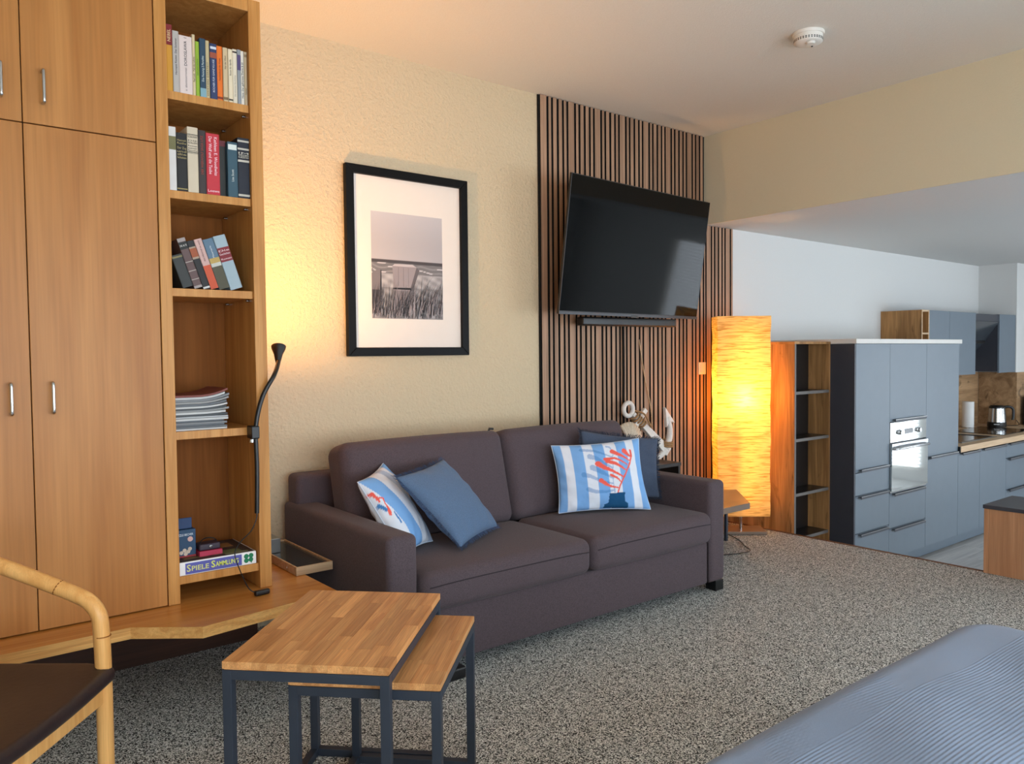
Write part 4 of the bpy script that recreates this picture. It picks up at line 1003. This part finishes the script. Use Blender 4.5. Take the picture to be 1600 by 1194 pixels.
def cab(name, x0, x1, label, fronts, handles, ztop, depth=None, zp=-.33):
    e = thing(name, ((x0+x1)/2, 3.35, ZF), label, 'kitchen cabinet', 'grey kitchen cabinets')
    part('carcass', (x0+.001, YC+.020, zp), (x1-.001, D-.008, ztop), 'grey_front_dark', e, bevel=0)
    part('plinth', (x0, YC+.045, ZF), (x1, YC+.06, zp), 'grey_front', e, bevel=0)
    for k, (nm, z0, z1) in enumerate(fronts):
        f = part(nm, (x0+.0015, YC, z0+.0015), (x1-.0015, YC+.019, z1-.0015), 'grey_front', e, bevel=.001)
        for (kk, z, w) in handles:
            if kk == k: bar(x0+.045, x1-.045, z, f)
    return e
c1 = cab('tall_cabinet', TX[0], TX[1], 'tall grey cabinet with a dark side panel next to the open shelf', [('door', .412, ZTOP), ('drawer', .238, .410), ('drawer', -.049, .236), ('drawer', -.33, -.051)], [(0, .424, 0), (2, .222, 0), (3, -.065, 0)], ZTOP)
part('side_panel', (5.569, YC+.001, ZF), (5.585, D-.008, ZTOP), 'grey_front_dark', c1, bevel=.001)
c2 = cab('oven_cabinet', TX[1], TX[2], 'tall grey cabinet housing the built-in oven', [('door', .762, ZTOP), ('drawer', -.084, .196), ('drawer', -.33, -.086)], [(0, .772, 0), (1, .182, 0), (2, -.10, 0)], ZTOP)
c3 = cab('tall_cabinet', TX[2], TX[3], 'tall grey cabinet right of the oven', [('door', .408, ZTOP), ('door', -.33, .406)], [(0, .420, 0)], ZTOP)
ov = thing('oven', (6.425, YC, .2), 'built-in steel oven with a mirrored glass door', 'oven')
ox0, ox1 = TX[1]+.004, TX[2]-.004
part('control_panel', (ox0, YC-.004, .598), (ox1, YC+.019, .756), 'oven_glass', ov, bevel=.002)
od = part('oven_door', (ox0, YC-.018, .215), (ox1, YC+.019, .590), 'oven_glass', ov, bevel=.002)
part('lower_trim', (ox0, YC-.006, .198), (ox1, YC+.019, .213), 'brushed_steel', ov, bevel=.001)
part('door_top_trim', (ox0, YC-.020, .545), (ox1, YC-.017, .590), 'steel', od, bevel=.001)
MB().tube([(ox0+.03, YC-.018, .548), (ox0+.05, YC-.046, .552), ((ox0+ox1)/2, YC-.056, .556), (ox1-.05, YC-.046, .552), (ox1-.03, YC-.018, .548)], .010, 10, smooth=6).build('handle', 'steel', od, smooth='all')
for x in (ox0+.15, ox1-.15):
    MB().lathe([(.022, 0), (.022, .004), (.018, .006), (.017, .022)], 20, frame((x, YC-.004, .672), (1, 0, 0), (0, 0, 1))).build('knob', 'steel', ov, smooth=True)
part('display', (ox0+.24, YC-.0055, .655), (ox1-.24, YC-.003, .695), 'black_gloss', ov, bevel=0)
XB_ = [7.37, 7.84, 8.46, 9.10, 9.74]
ZWT = .470
cab('base_cabinet', XB_[0], XB_[1], 'narrow grey base cabinet beside the tall cabinets', [('door', -.33, .405)], [(0, .395, 0)], .41)
cab('base_cabinet', XB_[1], XB_[2], 'grey base cabinet under the sink', [('door', -.33, .405)], [(0, .395, 0)], .41)
cab('drawer_cabinet', XB_[2], XB_[3], 'grey base cabinet with three drawers at the right picture edge', [('drawer', .262, .405), ('drawer', -.048, .260), ('drawer', -.33, -.05)], [(0, .395, 0), (1, .248, 0), (2, -.06, 0)], .41)
wt = tag(MB().prism([(7.371, YC-.025), (10.69, YC-.025), (10.69, YJ-.002), (XK-.002, YJ-.002), (XK-.002, D-.008), (7.371, D-.008)], ZWT-.055, ZWT).build('worktop', 'worktop_oak', bevel=.002), 'pale oak kitchen worktop', 'worktop')
tag(B((7.3605, YC-.022, ZWT-.056), (7.3705, YC-.001, ZWT-.004)).build('end_cap', 'black_plastic', bevel=.002), 'small black end cap on the worktop corner', 'end cap')
def bsp(a, b, label): return tag(B(a, b).build('splashback', 'knotty_oak_across'), label, 'splashback', 'oak splashback panels')
bsp((7.38, D-.020, ZWT+.0005), (XK-.02, D-.0065, 1.065), 'oak splashback on the wall above the sink')
bsp((XK-.014, YJ-.002, ZWT+.0005), (XK-.001, D-.021, 1.065), 'oak splashback on the short return wall behind the kettle')
bsp((XK-.014, YJ-.016, ZWT+.0005), (10.69, YJ-.0025, 1.065), 'oak splashback at the far right edge')
sk = thing('sink', (8.0, 3.2, ZWT), 'dark composite sink set into the worktop', 'sink')
m = MB(); sx0, sx1, sy0, sy1 = 7.62, 8.42, 3.02, 3.46
m.box((sx0, sy0, ZWT+.0003), (sx1, sy0+.03, ZWT+.008)); m.box((sx0, sy1-.05, ZWT+.0003), (sx1, sy1, ZWT+.008)); m.box((sx0, sy0+.03, ZWT+.0003), (sx0+.03, sy1-.05, ZWT+.008)); m.box((sx1-.03, sy0+.03, ZWT+.0003), (sx1, sy1-.05, ZWT+.008))
m.build('rim', 'brushed_steel', sk, bevel=.001)
part('basin', (sx0+.03, sy0+.03, ZWT+.0004), (sx1-.03, sy1-.05, ZWT+.002), 'black_gloss', sk, bevel=0)
MB().tube([(8.02, 3.435, ZWT+.008), (8.02, 3.435, ZWT+.03), (8.02, 3.40, ZWT+.036), (8.02, 3.30, ZWT+.03)], .008, 10, smooth=4).build('folded_tap', 'steel', sk, smooth='all')
ck = thing('cooktop', (9.0, 3.28, ZWT), 'black glass cooktop in the worktop below the hood', 'cooktop')
part('glass', (8.62, 3.03, ZWT+.0004), (9.40, 3.54, ZWT+.006), 'black_gloss', ck)
for x, y in ((8.82, 3.17), (9.2, 3.17), (8.82, 3.41), (9.2, 3.41)):
    MB().lathe([(.078, .0), (.080, .0)], 24, Matrix.Translation((x, y, ZWT+.0063)), closed=False).build('zone_ring', 'brushed_steel', ck)
pr2 = thing('paper_towel_roll', (9.22, 3.56, ZWT), 'upright cream paper towel roll at the splashback', 'paper roll')
MB().lathe([(.060, .006), (.060, .285)], 24, Matrix.Translation((9.22, 3.60, ZWT))).build('paper', 'paper_white', pr2, smooth=True)
MB().lathe([(.066, .0005), (.066, .006)], 24, Matrix.Translation((9.22, 3.60, ZWT))).build('holder_base', 'steel', pr2)
kt = thing('kettle', (9.50, 3.44, ZWT), 'steel and black electric kettle on the worktop', 'kettle')
KM = Matrix.Translation((9.52, 3.42, ZWT+.001))
MB().lathe([(.092, .0006), (.094, .012), (.092, .055)], 28, KM).build('base', 'black_plastic', kt, smooth=True)
MB().lathe([(.090, .055), (.086, .12), (.078, .205)], 28, KM).build('jug', 'steel', kt, smooth=True)
MB().lathe([(.080, .205), (.078, .222), (.060, .236), (.002, .240)], 28, KM).build('lid', 'black_plastic', kt, smooth=True)
hx = Vector((.62, -.78, 0)).normalized()
MB().tube([KM @ (hx*.07+Vector((0, 0, .22))), KM @ (hx*.12+Vector((0, 0, .222))), KM @ (hx*.158+Vector((0, 0, .195))), KM @ (hx*.162+Vector((0, 0, .12))), KM @ (hx*.155+Vector((0, 0, .075)))], .014, 10, smooth=5).build('handle', 'black_plastic', kt, smooth='all')
kv = Vector((-.94, -.34, 0)).normalized()
MB().box((-.028, -.004, -.0005), (.028, .004, .001), KM @ frame(kv*.0935+Vector((0, 0, .032)), Vector((0, 0, 1)).cross(kv), (0, 0, 1))).build('maker_mark', 'kettle_logo', kt)
MB().tube([KM @ Vector((.09, .03, .01)), (9.66, 3.34, ZWT+.010), (9.80, 3.30, ZWT+.012), (9.822, 3.33, ZWT+.06)], .004, 8, smooth=5).build('cord', 'black_plastic', kt, smooth=True)
ap = thing('coffee_machine', (10.05, 3.2, ZWT), 'black appliance on the worktop cut by the right picture edge', 'appliance')
part('body', (9.92, 3.06, ZWT), (10.16, 3.30, ZWT+.33), 'appliance_black', ap, bevel=.015, seg=3)
part('drip_tray', (9.88, 3.10, ZWT+.0006), (9.92, 3.26, ZWT+.03), 'appliance_black', ap)
part('spout', (9.875, 3.15, ZWT+.18), (9.92, 3.21, ZWT+.24), 'black_gloss', ap)
# wall units
YU = 3.356; UZ0, UZ1 = 1.080, 1.705
nu = thing('niche_unit', (7.62, 3.55, 1.08), 'narrow oak wall niche with open compartments', 'wall unit')
part('side_panel', (7.545, YU, UZ0), (7.561, D-.007, UZ1), 'knotty_oak', nu, bevel=.001)
part('side_panel', (7.685, YU, UZ0), (7.700, D-.007, UZ1), 'knotty_oak', nu, bevel=.001)
part('back_panel', (7.561, D-.02, UZ0), (7.685, D-.007, UZ1), 'knotty_oak', nu, bevel=0)
for z in (UZ0, 1.27, 1.475, UZ1-.016):
    part('shelf', (7.561, YU, z), (7.685, D-.02, z+.016), 'worktop_oak', nu, bevel=.001)
for a in (7.545, 7.685): part('panel_edge', (a, YU-.0015, UZ0), (a+.0155, YU, UZ1), 'worktop_oak', nu, bevel=0)
def wallunit(x0, x1, label):
    e = thing('wall_cabinet', ((x0+x1)/2, 3.55, UZ0), label, 'wall cabinet', 'grey wall cabinets')
    part('carcass', (x0+.001, YU+.02, UZ0+.004), (x1-.001, D-.007, UZ1), 'grey_front_dark', e, bevel=0)
    part('door', (x0+.0015, YU, UZ0-.01), (x1-.0015, YU+.019, UZ1), 'grey_front', e, bevel=.001); return e
wallunit(7.702, 8.147, 'narrow grey wall cabinet next to the oak niche')
wallunit(8.148, 8.768, 'wider grey wall cabinet left of the hood')
wallunit(9.384, 9.838, 'grey wall cabinet right of the hood')
hd_ = thing('cooker_hood', (9.07, 3.55, 1.2), 'slanted dark glass cooker hood between wall cabinets', 'cooker hood')
HMx = frame((8.770, 0, 0), (0, 1, 0), (0, 0, 1), (1, 0, 0))
MB().prism([(YU+.012, 1.625), (YU+.012, 1.70), (D-.008, 1.70), (D-.008, 1.16), (D-.05, 1.16), (YU+.06, 1.585)][::-1], 0, .612, HMx).build('hood_body', 'grey_front_dark', hd_)
ga, gb_ = Vector((YU+.010, 1.628)), Vector((D-.048, 1.155)); gd = (gb_-ga).normalized(); gn = Vector((gd.y, -gd.x)); gn = gn if gn.x < 0 else -gn
def gp_(s, o): q = ga+gd*s+gn*o; return (q.x, q.y)
GL = (gb_-ga).length
MB().prism([gp_(0, .004), gp_(0, .012), gp_(GL*.42, .012), gp_(GL*.42, .004)][::-1], .004, .608, HMx).build('upper_glass', 'hood_glass', hd_)
MB().prism([gp_(GL*.48, .004), gp_(GL*.48, .012), gp_(GL*.98, .012), gp_(GL*.98, .004)][::-1], .004, .608, HMx).build('lower_glass', 'hood_glass', hd_)
MB().prism([gp_(GL*.425, .004), gp_(GL*.425, .02), gp_(GL*.475, .02), gp_(GL*.475, .004)][::-1], .004, .608, HMx).build('light_strip', 'brushed_steel', hd_)

# ------------------------------------------------------------------ low cabinet at the step
lc = thing('low_cabinet', (5.2, 1.4, 0), 'low beech cabinet with a dark top at the carpet edge', 'cabinet')
part('side_panel', (XE-.030, .4, .0005), (XE-.014, 1.845, .385), 'sideboard_beech', lc, bevel=.001)
part('end_panel', (XE-.032, 1.846, .0005), (XE+.40, 1.872, .385), 'sideboard_beech', lc, bevel=.002)
part('inner_panel', (XE+.38, .4, ZF), (XE+.40, 1.845, .385), 'sideboard_beech', lc, bevel=.001)
part('top_board', (XE-.036, .4, .3855), (XE+.41, 1.878, .408), 'grey_front_dark', lc, bevel=.003)
